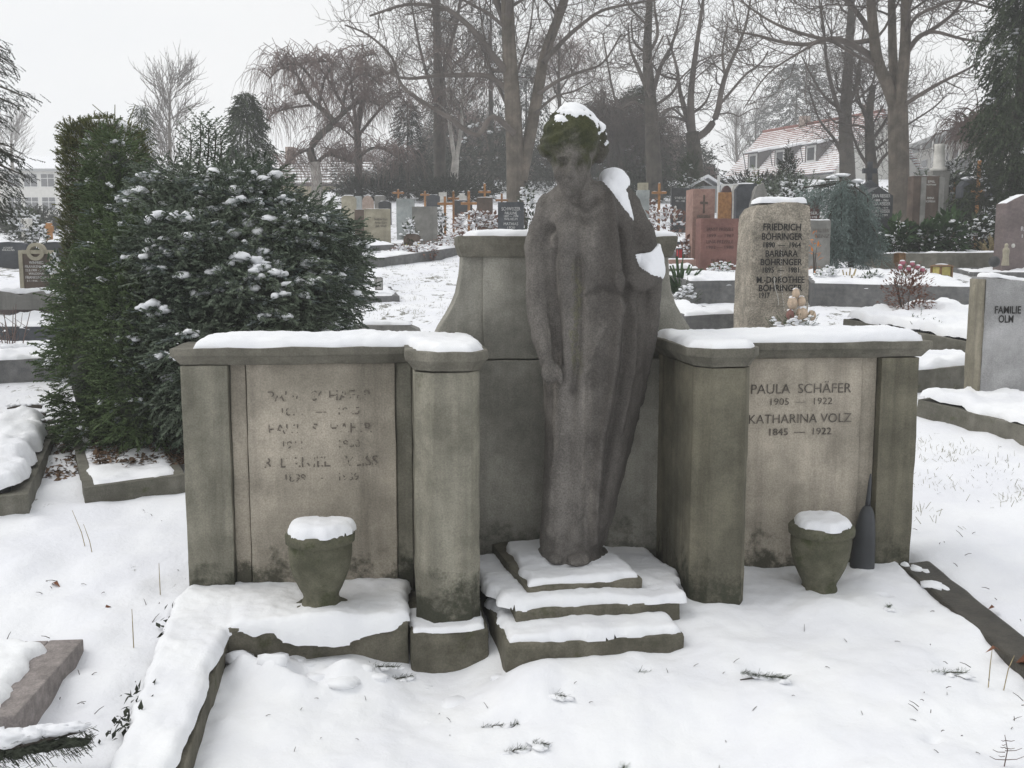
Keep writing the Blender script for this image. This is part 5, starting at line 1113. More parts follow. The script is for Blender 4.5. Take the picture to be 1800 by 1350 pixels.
conifer('great drooping dark spruce cut by the right edge', 1818, 345, -260, 150, 21, EVG, 6000, .40, 1.3, 40, ragged=.4, k=.45, base=.08)
conifer('broad dark pine behind the red-roofed house', 1402, 330, 112, 150, 102, EVD, 1300, 1.3, .2, 0, k=.45, base=.25)
# the spruce whose branches reach in from the left edge
def edge_spruce():
    rng = np.random.default_rng(3); y = 11.5; T = thing('edge_spruce', 'dark spruce at the left edge with drooping branches reaching into view', 'conifer', H(-130, y)); o = np.array(T.location)
    ps, ds, L = [], [], []
    for py0, px1, py1 in ((60, 12, 88), (75, 8, 112), (150, 50, 172), (165, 30, 186), (190, 14, 215), (262, 44, 282), (285, 46, 310), (300, 34, 330), (320, 18, 350), (340, 8, 372), (130, 6, 128), (270, 20, 258)):
        a = np.array(P(-130, py0, y)); b0 = np.array(P(px1, py1, y + rng.uniform(-.5, .5))); rad = np.linalg.norm((b0 - a)[:2])
        for q_ in range(5):                                  # the same whorl goes on round the trunk, out of view
            an = rng.uniform(.7, 5.6); b = b0 if q_ == 0 else a + np.array([math.cos(an) * rad * .8, math.sin(an) * rad * .8, b0[2] - a[2]])
            m = (a + b) / 2 + np.array([0, 0, .16]); L.append(([a - o, m - o, b - o], [.03, .018, .006])); e = (b - a) / np.linalg.norm(b - a); sd_ = np.array([-e[1], e[0], 0])
            for k in range(70):
                t = rng.uniform(.25, 1.0); q = (1 - t) ** 2 * a + 2 * t * (1 - t) * m + t * t * b; ps.append(q + rng.normal(0, .045, 3)); s = rng.choice((-1, 1)); ds.append(tuple(e * .6 + sd_ * s * rng.uniform(.2, .9) - np.array([0, 0, rng.uniform(.1, .9)])))
    v, f = scatter(*frond(7, .35, 5, leaf=.06), np.array(ps) - o, frames(np.array(ds), np.tile([[0, 0, 1.]], (len(ps), 1))), rng.uniform(.09, .19, len(ps))); add('foliage', mesh('foliage', v, f), EVD, T)
    tube_obj('branch', L, BARKD, T, 5); tube_obj('trunk', [([np.array([0, 0, -.3]), np.array([0, 0, 3]), np.array([0, 0, 5.2])], [.14, .10, .02])], BARKD, T, 8)
edge_spruce()

# ------------------------------------------------------------------ bare trees
class Tree:
    def __init__(s, seed): s.r = random.Random(seed); s.out = {}
    def put(s, lvl, p, r): s.out.setdefault(lvl, []).append((p, r))
    def branch(s, p0, d, ln, r0, lvl, sp):
        r = s.r; S_ = sp[lvl]; n = S_['n']; p = [Vector(p0)]; d = Vector(d).normalized(); st = ln / n
        for i in range(n):
            g = S_['gnarl']; d = (d + Vector((r.gauss(0, g), r.gauss(0, g), r.gauss(0, g) + S_['trop'] * (i + 1) / n))).normalized(); p.append(p[-1] + d * st)
        e = S_.get('end', .45); s.put(lvl, p, [r0 * (1 + (e - 1) * i / n) for i in range(n + 1)])
        s.kids(p, r0, ln, lvl, sp)
    def kids(s, p, r0, ln, lvl, sp, count=None, t0=None, lscale=1.0):
        if lvl + 1 >= len(sp): return
        r = s.r; K = sp[lvl + 1]; n = len(p) - 1; cnt = count or K['count']; t0 = K.get('t0', .2) if t0 is None else t0
        for k in range(cnt):
            t = t0 + (1 - t0) * (k + r.random()) / cnt; i = min(n - 1, int(t * n)); f = t * n - i; q = p[i].lerp(p[i + 1], f); tg = (p[i + 1] - p[i]).normalized()
            a = math.radians(r.uniform(*K['ang'])); v = Vector((r.gauss(0, 1), r.gauss(0, 1), r.gauss(0, 1))); v = (v - tg * v.dot(tg)).normalized(); v.y *= .8
            d = tg * math.cos(a) + v * math.sin(a)
            s.branch(q, d, K['len'] * r.uniform(.6, 1.25) * (1 - .35 * t) * lscale, max(K.get('rmin', .004), r0 * K['rad'] * (1 - .4 * t)), lvl + 1, sp)
    def limb(s, pix, y, r0, r1, lvl, sp, dy=0.0, count=None, t0=.25, lscale=1.0, wob=.0):
        p = []; n = len(pix)
        for i, (a, b) in enumerate(pix): p.append(P(a, b, y + dy * i / max(1, n - 1)))
        q = []
        for i in range(n - 1):                               # smooth the given course
            p0, p1, p2, p3 = p[max(0, i - 1)], p[i], p[i + 1], p[min(n - 1, i + 2)]
            for k in range(4):
                t = k / 4; q.append(.5 * ((2 * p1) + (p2 - p0) * t + (2 * p0 - 5 * p1 + 4 * p2 - p3) * t * t + (3 * p1 - p0 - 3 * p2 + p3) * t ** 3))
        q.append(p[-1]); m = len(q)
        s.put(lvl, q, [r0 + (r1 - r0) * i / (m - 1) for i in range(m)])
        if count != 0: s.kids(q, (r0 + r1) / 2, 1, max(lvl, 0), sp, count, t0, lscale)
    def build(s, name, label, base, bark, twig, split=1, cat='tree', group=None, sides=(9, 6, 4, 3, 3, 3)):
        T = thing(name, label, cat, base, 0, group); o = np.array(base)
        for nm, lv, m in (('trunk', [l for l in s.out if 0 <= l < split], bark), ('limb', [l for l in s.out if l < 0], BARKD), ('crown', [l for l in s.out if l >= split], twig)):
            V, F, off = [], [], 0
            for l in lv:
                v, f = tubes([([np.array(a) - o for a in p], r) for p, r in s.out[l]], sides[max(0, min(l, 5))]); V.append(v); F.append(f + off); off += len(v)
            if V: add(nm, mesh(nm, np.concatenate(V), np.concatenate(F), True), m, T)
        return T
CHN = [dict(), dict(n=7, gnarl=.17, trop=.10, count=8, ang=(35, 75), len=4.0, rad=.34, t0=.25), dict(n=7, gnarl=.20, trop=.17, count=9, ang=(30, 75), len=2.1, rad=.40, t0=.12, rmin=.013), dict(n=6, gnarl=.22, trop=.26, count=7, ang=(30, 75), len=1.15, rad=.46, t0=.1, rmin=.0085), dict(n=4, gnarl=.22, trop=.32, count=4, ang=(30, 70), len=.55, rad=.6, t0=.2, rmin=.0062)]
def with_(sp, **k):
    sp = [dict(a) for a in sp]
    for l, d in k.items(): sp[int(l[1])].update(d)
    return sp
def chestnut_center():
    y = 30; t = Tree(3); sp = CHN
    t.limb([(907, 400), (906, 300), (902, 200), (897, 120), (893, 40), (890, -60), (884, -180)], y, .29, .14, 0, sp, 0, 5, .45)
    t.limb([(915, 318), (932, 235), (945, 165), (958, 95), (985, 20), (1008, -60), (1030, -180)], y, .20, .10, 0, sp, .8, 5, .4)
    t.limb([(896, 130), (868, 100), (840, 62), (800, 25), (770, 12), (715, 8), (650, 28)], y, .11, .03, 1, sp, -1.5)
    t.limb([(900, 165), (860, 135), (810, 132), (762, 134), (720, 138), (690, 132), (660, 112)], y, .10, .02, 1, sp, 1.5)
    t.limb([(904, 235), (866, 205), (838, 238), (790, 208), (745, 180), (706, 150), (688, 100), (648, 62), (606, 44)], y - .3, .085, .02, 1, sp, -2)
    t.limb([(894, 60), (860, -20), (800, -50), (720, -60), (640, -40)], y, .11, .03, 1, sp, 2)
    t.limb([(893, 40), (900, -30), (930, -100), (960, -180)], y, .10, .04, 1, sp, -2)
    t.limb([(955, 110), (990, 72), (1020, 45), (1060, 18), (1120, 5), (1180, -5)], y, .08, .025, 1, sp, 1.2)
    t.limb([(946, 165), (985, 140), (1022, 126), (1060, 110), (1092, 60)], y, .06, .02, 1, sp, -1.5)
    t.limb([(940, 200), (975, 170), (1010, 160), (1042, 142)], y, .05, .015, 1, sp, 2.0)
    t.limb([(899, 150), (915, 110), (930, 60), (938, 0)], y, .05, .02, 1, sp, 2.0)
    t.limb([(902, 210), (880, 160), (862, 120), (850, 60), (842, 0)], y, .06, .02, 1, sp, 1.5)
    return t.build('horse_chestnut', 'big bare chestnut tree with forked pale trunk rising behind the statue', H(907, y), BARK, TWIG)
chestnut_center()
def chestnut_right():
    y = 27; t = Tree(8); sp = CHN
    t.limb([(1580, 400), (1580, 300), (1579, 230), (1578, 188)], y, .265, .25, 0, sp, 0, 0)
    t.limb([(1578, 200), (1560, 150), (1543, 108), (1535, 50), (1530, -20), (1526, -140)], y, .17, .10, 0, sp, -.5, 4, .5)
    t.limb([(1576, 180), (1570, 110), (1568, 40), (1567, -40), (1568, -150)], y + .1, .13, .08, 0, sp, .8, 4, .5)
    t.limb([(1580, 200), (1586, 140), (1591, 80), (1592, 0), (1590, -140)], y - .1, .17, .10, 0, sp, -.4, 4, .5)
    t.limb([(1536, 102), (1500, 80), (1462, 68), (1420, 78), (1376, 74), (1330, 62), (1290, 55)], y, .09, .02, 1, sp, -2.0)
    t.limb([(1534, 70), (1500, 75), (1468, 72), (1420, 62), (1370, 45), (1330, 22), (1302, 0)], y - .2, .07, .02, 1, sp, 1.0)
    t.limb([(1545, 118), (1500, 95), (1452, 70), (1410, 90), (1350, 130), (1308, 190)], y - .1, .05, .012, 1, sp, -3)
    t.limb([(1590, 184), (1628, 160), (1660, 142), (1700, 122), (1722, 108)], y - .2, .06, .02, 1, sp, -1.0, 4)
    t.limb([(1592, 96), (1614, 66), (1642, 56), (1690, 68), (1740, 76)], y - .2, .075, .02, 1, sp, -1.5, 5)
    t.limb([(1626, 60), (1656, 40), (1684, 14), (1704, -30)], y - .4, .06, .02, 1, sp, -1.0, 5)
    t.limb([(1594, 60), (1610, 30), (1650, 10), (1690, 0), (1760, 20), (1800, 30)], y - .3, .05, .015, 1, sp, -2, 5)
    t.limb([(1533, 60), (1505, 20), (1470, -20), (1440, -80)], y, .08, .03, 1, sp, 1.5)
    t.limb([(1660, 142), (1680, 152), (1692, 158), (1700, 172)], y - .6, .018, .008, 2, sp, -.4, 3)
    return t.build('horse_chestnut', 'big bare chestnut with three upright limbs from one trunk, at the right', H(1580, y), BARK, TWIG)
chestnut_right()
OAK = with_(CHN, a1=dict(len=3.2, count=8, gnarl=.24, trop=.05), a2=dict(len=1.8, gnarl=.28, trop=.08, count=8), a3=dict(len=1.05, gnarl=.28, trop=.08, count=6), a4=dict(len=.55, gnarl=.26, count=3))
def misc_trees():
    y = 39; t = Tree(21)
    t.limb([(1152, 350), (1149, 290), (1146, 220), (1143, 165), (1138, 100), (1140, 40), (1146, -60)], y, .34, .10, 0, OAK, 0, 5, .45)
    for L, r in (([(1144, 178), (1160, 120), (1176, 90), (1190, 50), (1200, 0)], .11), ([(1143, 170), (1122, 120), (1108, 85), (1104, 40)], .10), ([(1146, 200), (1115, 180), (1090, 190), (1075, 150), (1060, 60)], .09), ([(1146, 225), (1180, 190), (1210, 190)], .06), ([(1145, 190), (1180, 165), (1195, 140), (1215, 120)], .07), ([(1139, 95), (1156, 60), (1150, 0), (1160, -60)], .08)):
        t.limb(L, y, r, .025, 1, OAK, t.r.uniform(-2, 2), 7)
    t.build('bare_tree', 'gnarled bare tree with twisted limbs right above the statue shoulder', H(1152, y), BARKD, TWIG)
    y = 40; t = Tree(22)
    t.limb([(1226, 355), (1224, 300), (1220, 260), (1217, 232)], y, .30, .26, 0, OAK, 0, 0)
    for L, r in (([(1219, 248), (1206, 200), (1195, 160), (1190, 120), (1172, 60)], .15), ([(1217, 240), (1214, 180), (1218, 130), (1226, 70), (1236, 0), (1240, -60)], .17), ([(1220, 245), (1244, 228), (1260, 200), (1268, 160), (1278, 125), (1296, 85), (1312, 40), (1322, -20)], .16),
                 ([(1264, 185), (1290, 155), (1310, 132), (1338, 110), (1350, 90)], .06), ([(1212, 215), (1180, 205), (1150, 212), (1130, 205)], .06), ([(1216, 200), (1240, 180), (1252, 150)], .06), ([(1192, 140), (1160, 130), (1140, 100)], .05), ([(1205, 210), (1180, 190), (1160, 200)], .05), ([(1274, 130), (1270, 90), (1280, 40)], .06)):
        t.limb(L, y, r, .03, 1, OAK, t.r.uniform(-2, 2), 7)
    t.build('bare_tree', 'bare tree with a low wide fork, left of the red-roofed house', H(1226, y), BARKD, TWIG)
    y = 44; t = Tree(23)
    t.limb([(1490, 345), (1489, 280), (1486, 220), (1488, 160), (1492, 100), (1496, 20), (1500, -60)], y, .36, .10, 0, OAK, 0, 8, .35)
    for L, r in (([(1487, 225), (1470, 180), (1455, 120), (1448, 60), (1440, 0)], .12), ([(1490, 185), (1506, 150), (1512, 100), (1520, 40)], .11), ([(1488, 300), (1470, 250), (1440, 210), (1420, 150)], .09), ([(1487, 200), (1450, 170), (1425, 130), (1410, 100)], .08)):
        t.limb(L, y, r, .03, 1, OAK, t.r.uniform(-2, 2), 9)
    t.build('bare_tree', 'dense dark bare tree before the right end of the red roof', H(1490, y), BARKD, TWIGD)
    y = 36; t = Tree(24)
    t.limb([(1534, 360), (1532, 300), (1529, 250), (1528, 200), (1535, 150)], y, .24, .10, 0, OAK, 0, 7, .35, .8)
    for L, r in (([(1532, 300), (1512, 270), (1500, 240), (1490, 200)], .07), ([(1533, 308), (1550, 280), (1570, 262), (1600, 250)], .08), ([(1530, 250), (1552, 220), (1570, 190), (1600, 150)], .07), ([(1529, 225), (1515, 190), (1505, 150)], .06), ([(1531, 270), (1580, 230), (1640, 190), (1660, 170)], .05)):
        t.limb(L, y, r, .02, 1, OAK, t.r.uniform(-1.5, 3), 9, lscale=.8)
    t.build('bare_tree', 'small dark bushy bare tree before the white gable', H(1534, y), BARKD, TWIGD)
    y = 45; t = Tree(25)                                      # far trunks left of the chestnut
    t.limb([(774, 350), (772, 250), (770, 150), (768, 50), (764, -80)], y, .30, .12, 0, CHN, 0, 9, .35)
    t.limb([(770, 160), (790, 90), (806, 20), (815, -60)], y, .13, .05, 1, CHN, 1, 8); t.limb([(772, 200), (750, 130), (735, 70), (722, 0)], y, .10, .04, 1, CHN, 1, 8)
    t.build('bare_tree', 'tall dark straight-trunked bare tree left of the chestnut', H(774, y), BARKD, TWIGD)
    sm = with_(CHN, a1=dict(len=2.5, count=26, ang=(26, 52), trop=.10, gnarl=.05, t0=.12, rad=.3), a2=dict(len=2.0, count=8, ang=(18, 40), trop=.05, gnarl=.08, rmin=.02), a3=dict(len=1.0, count=4, ang=(20, 40), gnarl=.1, rmin=.014))[:4]
    y = 62; t = Tree(26); t.limb([(299, 350), (299, 290), (298, 220), (299, 160)], y, .16, .03, 0, sm, 0, None, .12)
    t.build('bare_tree', 'small oval bare tree standing far off above the conifers', H(299, y), BARK, TWIG)
    y = 92; t = Tree(27); t.limb([(22, 300), (20, 260), (19, 235)], y, .16, .04, 0, sm, 0, 14, .12); t.build('bare_tree', 'small bare tree far off before the white building', H(22, y), BARK, TWIG)
    y = 105; t = Tree(28)
    for x0, x1, tp in ((1300, 1294, 212), (1322, 1328, 205)): t.limb([(x0, 310), (x1, 260), (x1, tp)], y, .22, .05, 0, sm, 0, 18, .1, 1.2)
    t.build('bare_tree', 'fine-twigged pale bare tree behind the red-roofed house', H(1290, y), BARK, TWIG)
misc_trees()
# weeping trees: arching limbs and hanging strands
def weeping(name, label, base, limbs, y, bark, seed, n_str, ln, r0=.2, rs=.006, spread=.62, twig=TWIGR, sub=3, trunk=None, lb=-1):
    t = Tree(seed); r = t.r
    for i, (pix, ra, rb) in enumerate(trunk or []): t.limb(pix, y, ra, rb, 0, CHN, 0, 0)
    for pix, ra, rb in limbs:
        dy = r.uniform(-1.2, 1.2); t.limb(pix, y, ra, rb, lb, CHN, dy, 0); q = t.out[lb][-1][0]
        m = len(q)
        for k in range(n_str):
            f = r.uniform(.25, 1) * (m - 1); i = min(m - 2, int(f)); a = q[i].lerp(q[i + 1], f - i)
            d = Vector((r.gauss(0, 1), r.gauss(0, 1), .5)).normalized(); c = spread * r.uniform(.3, 2.0); p1 = a + d * c * .5 + Vector((0, 0, .22 * c)); p2 = a + d * c + Vector((0, 0, .1 * c))
            t.put(1, [a, p1, p2], [.016, .012, .009])
            for j in range(sub):
                l = ln * r.uniform(.2, 1.2); p0 = p1.lerp(p2, r.random()); u = Vector((d.x * .8 + r.gauss(0, .3), d.y * .8 + r.gauss(0, .3), .1)); pts = [p0]
                for s_ in range(4): u = (u + Vector((r.gauss(0, .16), r.gauss(0, .16), -.62))).normalized(); pts.append(pts[-1] + u * l / 4)
                t.put(2, pts, [rs * 1.3, rs * 1.2, rs, rs * .8, rs * .5])
    return t.build(name, label, base, bark, twig)
weeping('weeping_birch', 'weeping birch with gnarled arching limbs and hanging russet twigs, left of centre', H(554, 40), [
    ([(552, 286), (546, 262), (562, 238), (585, 215), (566, 192), (548, 178), (535, 162), (518, 166)], .16, .05), ([(540, 165), (520, 130), (495, 120), (472, 140)], .06, .02), ([(585, 216), (615, 190), (640, 176), (668, 186)], .10, .03), ([(600, 200), (612, 150), (640, 130), (670, 150)], .06, .02), ([(553, 290), (575, 272), (600, 278), (620, 285)], .08, .05),
    ([(548, 262), (524, 270), (505, 290), (492, 300)], .06, .02), ([(545, 185), (510, 190), (480, 200), (466, 220)], .05, .02), ([(560, 190), (570, 140), (585, 112), (560, 108), (520, 112)], .06, .02), ([(620, 285), (650, 262), (676, 262), (696, 274), (705, 270)], .07, .03), ([(585, 215), (560, 160), (530, 118), (500, 112)], .05, .02)],
    40, BIRCH, 31, 52, 1.7, trunk=[([(555, 365), (557, 325), (553, 285)], .24, .19)])
weeping('weeping_birch', 'second weeping birch with upright fan of limbs, just right of the first', H(630, 42), [
    ([(628, 230), (600, 180), (570, 130), (545, 112)], .08, .02), ([(628, 235), (640, 180), (655, 140), (690, 128)], .09, .02), ([(627, 225), (620, 170), (615, 125), (600, 100)], .08, .02), ([(629, 240), (670, 190), (700, 170), (720, 190)], .07, .02), ([(629, 250), (600, 225), (575, 220)], .05, .02), ([(628, 210), (640, 150), (635, 105), (660, 95)], .06, .02)],
    42, BARKD, 32, 48, 1.9, trunk=[([(632, 360), (630, 300), (628, 225)], .20, .13)])
weeping('weeping_birch', 'white-barked birch with hanging twigs left of the chestnut trunk', H(797, 44), [
    ([(800, 285), (792, 230), (788, 170), (792, 110), (800, 60)], .10, .03), ([(802, 280), (810, 230), (813, 180), (816, 120), (812, 70)], .10, .03), ([(790, 200), (765, 180), (740, 195)], .05, .02), ([(813, 180), (840, 150), (865, 160)], .05, .02), ([(792, 120), (770, 90), (745, 110)], .05, .02), ([(815, 130), (835, 100), (860, 110)], .05, .02)],
    44, BIRCH, 33, 26, 1.8, lb=0, trunk=[([(797, 356), (798, 315), (801, 280)], .20, .15)])
weeping('weeping_birch', 'brownish weeping birch far behind the statue head', H(985, 58), [([(985, 300), (984, 200), (982, 130), (985, 62)], .16, .04), ([(984, 180), (965, 130), (960, 100)], .06, .02), ([(984, 160), (1010, 120), (1020, 100)], .06, .02), ([(983, 120), (995, 90), (1010, 85)], .05, .02), ([(984, 140), (965, 95), (968, 75)], .05, .02)], 58, BARKD, 34, 36, 2.4, rs=.007, spread=.9)
weeping('weeping_shrub', 'low weeping brown tree with snow-lined limbs below the right spruce', H(1755, 27), [([(1760, 300), (1756, 255), (1728, 235), (1698, 250)], .08, .02), ([(1758, 260), (1780, 235), (1808, 240)], .07, .02), ([(1758, 250), (1748, 215), (1718, 208), (1690, 225)], .06, .02), ([(1759, 245), (1788, 212), (1820, 222)], .06, .02), ([(1758, 240), (1763, 205), (1778, 200)], .05, .02), ([(1738, 238), (1708, 225), (1678, 250)], .04, .02)], 27, BARKD, 35, 60, 1.0, spread=.4, trunk=[([(1760, 370), (1760, 300)], .11, .09)])
weeping('weeping_shrub', 'dark weeping tree hanging low behind the statue, snow on its bent limb', H(1090, 44), [([(1092, 300), (1080, 240), (1062, 225), (1040, 240)], .09, .03), ([(1088, 250), (1100, 215), (1122, 225), (1140, 235)], .08, .03), ([(1085, 240), (1075, 200), (1050, 195)], .06, .02), ([(1090, 260), (1120, 240), (1150, 260)], .05, .02), ([(1080, 230), (1060, 210), (1030, 215)], .05, .02)], 44, BARKD, 36, 60, 2.4, rs=.008, spread=.8, twig=TWIGD, trunk=[([(1093, 360), (1092, 300)], .16, .12)])
# blue weeping cedar before the granite stone with three names
def cedar():
    y = 16.5; rng = np.random.default_rng(4); base = H(1488, y); o = np.array(base); T = thing('weeping_cedar', 'blue-green weeping cedar with arched leader and hanging curtains of needles', 'conifer', base)
    S_ = [P(a, b, y) for a, b in ((1496, 470), (1494, 400), (1496, 340), (1490, 318), (1472, 308), (1450, 316), (1438, 335))]; L = [([np.array(q) - o for q in S_], [.05, .045, .04, .035, .03, .02, .01])]; ps, ds = [], []
    for (a, b, ln) in [(1500, 325, 125), (1512, 322, 110), (1525, 345, 90), (1533, 380, 70), (1485, 318, 120), (1478, 315, 130), (1470, 330, 120), (1462, 350, 105), (1452, 320, 20), (1442, 330, 25), (1505, 340, 120), (1518, 360, 100), (1458, 380, 80), (1448, 410, 55), (1540, 410, 45), (1490, 340, 110), (1466, 420, 50), (1510, 400, 60), (1430, 330, 20), (1412, 330, 14)]:
        yo = y + rng.uniform(-.35, .3); p0, p1 = np.array(P(a, b, yo)), np.array(P(a + rng.uniform(-8, 8), b + ln, yo)); m = (p0 + p1) / 2 + rng.normal(0, .03, 3); L.append(([np.array(S_[3]) - o, p0 - o, m - o, p1 - o], [.015, .012, .009, .005]))
        k = int(ln * 6.5); t = rng.random(k)[:, None]; ps.append(np.where(t < .5, p0 + (m - p0) * t * 2, m + (p1 - m) * (t * 2 - 1)) + rng.normal(0, .06, (k, 3))); ds.append(rng.normal(size=(k, 3)) * np.array([.8, .8, .3]) - np.array([0, 0, .7]))
    ps, ds = np.concatenate(ps), np.concatenate(ds); v, f = scatter(*frond(4, .35, 3, leaf=.09), ps - o, frames(ds, np.tile([[0, 0, 1.]], (len(ps), 1)) + rng.normal(size=ps.shape) * .3), rng.uniform(.07, .16, len(ps)))
    add('foliage', mesh('foliage', v, f), BLUE, T); v, f = [], []
    tube_obj('trunk', [L[0]], BARKD, T, 6); tube_obj('branch', L[1:], BARKD, T, 4)
    add('snow', blob_mesh('snow', [(tuple(np.array(P(a, b, y)) - o), (w, .08, .03)) for a, b, w in ((1478, 308, .14), (1462, 312, .10), (1508, 318, .10), (1494, 326, .07), (1445, 320, .06))], None, 2, .35, 3), SNOW, T)
cedar()

# ------------------------------------------------------------------ thickets closing the view
def thicket():
    rng = np.random.default_rng(9); L = []
    for k in range(2600):
        px = rng.uniform(600, 1215); y = rng.uniform(66, 84); top = 272 + 55 * math.sin(px * .021) + rng.normal(0, 22) - (25 if 960 < px < 1130 else 0)
        a = H(px, y); b = P(px + rng.normal(0, 10), max(150, top), y + rng.normal(0, .5)); m = a.lerp(b, .5) + Vector((rng.normal(0, .3), rng.normal(0, .3), 0)); L.append(([a, m, b], [.05, .035, .012]))
        for j in range(2):
            q = m.lerp(b, rng.random()); L.append(([q, q + Vector((rng.normal(0, .5), rng.normal(0, .3), .5)), q + Vector((rng.normal(0, .9), rng.normal(0, .5), 1.2))], [.025, .018, .010]))
    v, f = tubes(L, 3); add('thicket', mesh('thicket', v, f), TWIGR, None, None, kind='stuff')
    L = []
    for k in range(900):                                      # round reddish bush below the forked tree, brown growth round the trunks
        px = rng.normal(1238, 13) if k < 600 else rng.uniform(640, 760); y = rng.uniform(50, 54); a = H(px, y); c = 282 + abs(px - 1240) ** 2 * .05 if k < 600 else rng.uniform(285, 330); b = P(px + rng.normal(0, 7), c + rng.uniform(0, 40), y)
        L.append(([a, a.lerp(b, .5) + Vector((rng.normal(0, .1), rng.normal(0, .2), 0)), b], [.03, .02, .008]))
    v, f = tubes(L, 3); add('brushwood', mesh('brushwood', v, f), TWIGR, None, None, kind='stuff')
    n = 5200; px = rng.uniform(590, 1260, n); y = rng.uniform(47, 54, n); hgt = rng.random(n); P_ = []
    lim = 300 - 45 * (1 + np.sin(px * .017)) * .5 - 45 * ((px > 850) & (px < 1180)); 
    for a, b, c, d in zip(px, y, hgt, lim): P_.append(P(a, 356 - (356 - d) * c, b))
    P_ = np.array(P_); ds = rng.normal(size=(n, 3)) + np.array([0, -.3, -.3]); v, f = scatter(*frond(4, .4, 3, leaf=.1), P_, frames(ds, np.tile([[0, 0, 1.]], (n, 1))), rng.uniform(.35, .8, n)); add('dark_evergreen_wood', mesh('wood', v, f), EVD, None, None, kind='stuff')
thicket()

# ------------------------------------------------------------------ houses
def tiles(name, red, share=.5, pitch=.27):
    s = N(name); sep = s.n('ShaderNodeSeparateXYZ'); s.l(s.tc, sep.inputs[0])
    zz = s.math('ADD', sep.outputs[2], s.math('MULTIPLY', s.noise(1.2, 3), .06)); fr = s.math('FRACT', s.math('DIVIDE', zz, pitch), 0)
    cx = s.math('FRACT', s.math('DIVIDE', sep.outputs[0], .3), 0)
    e = s.math('ADD', fr, s.math('MULTIPLY', s.math('SUBTRACT', s.noise(1.6, 5, .65), .5), 1.1)); e = s.math('ADD', e, s.rng(sep.outputs[2], 2.3, 4.1, 0, -.34)); e = s.math('ADD', e, s.math('MULTIPLY', cx, .08))
    c = s.mix(s.rng(e, share - .05, share + .08), red, (.78, .79, .80)); return s.done(c, .75)
ROOFR = tiles('snowy_red_tiles', (.24, .10, .08), .30, .165); ROOFB = tiles('snowy_brown_tiles', (.12, .085, .07), .40, .20); SLATEW = plain('grey_cladding', (.09, .08, .078), .7, .1); FRAME = plain('white_frame', (.65, .65, .63), .5, .04); GREYW = plain('grey_render', (.30, .31, .31), .8, .06)
def window(parent, x, y, z, w, h, out_=-1, bars=1, mat=GLASSY):
    f = add('window', box(x - w / 2, x + w / 2, y - .06, y + .02, z, z + h, bw=0), FRAME, parent); k = .07
    n = bars + 1; pw = (w - k * (n + 1)) / n
    for i in range(n):
        x0 = x - w / 2 + k + i * (pw + k)
        add('pane', box(x0, x0 + pw, y - .075, y - .02, z + k, z + h * .62, bw=0), mat, f); add('pane', box(x0, x0 + pw, y - .075, y - .02, z + h * .62 + k, z + h - k, bw=0), mat, f)
    return f
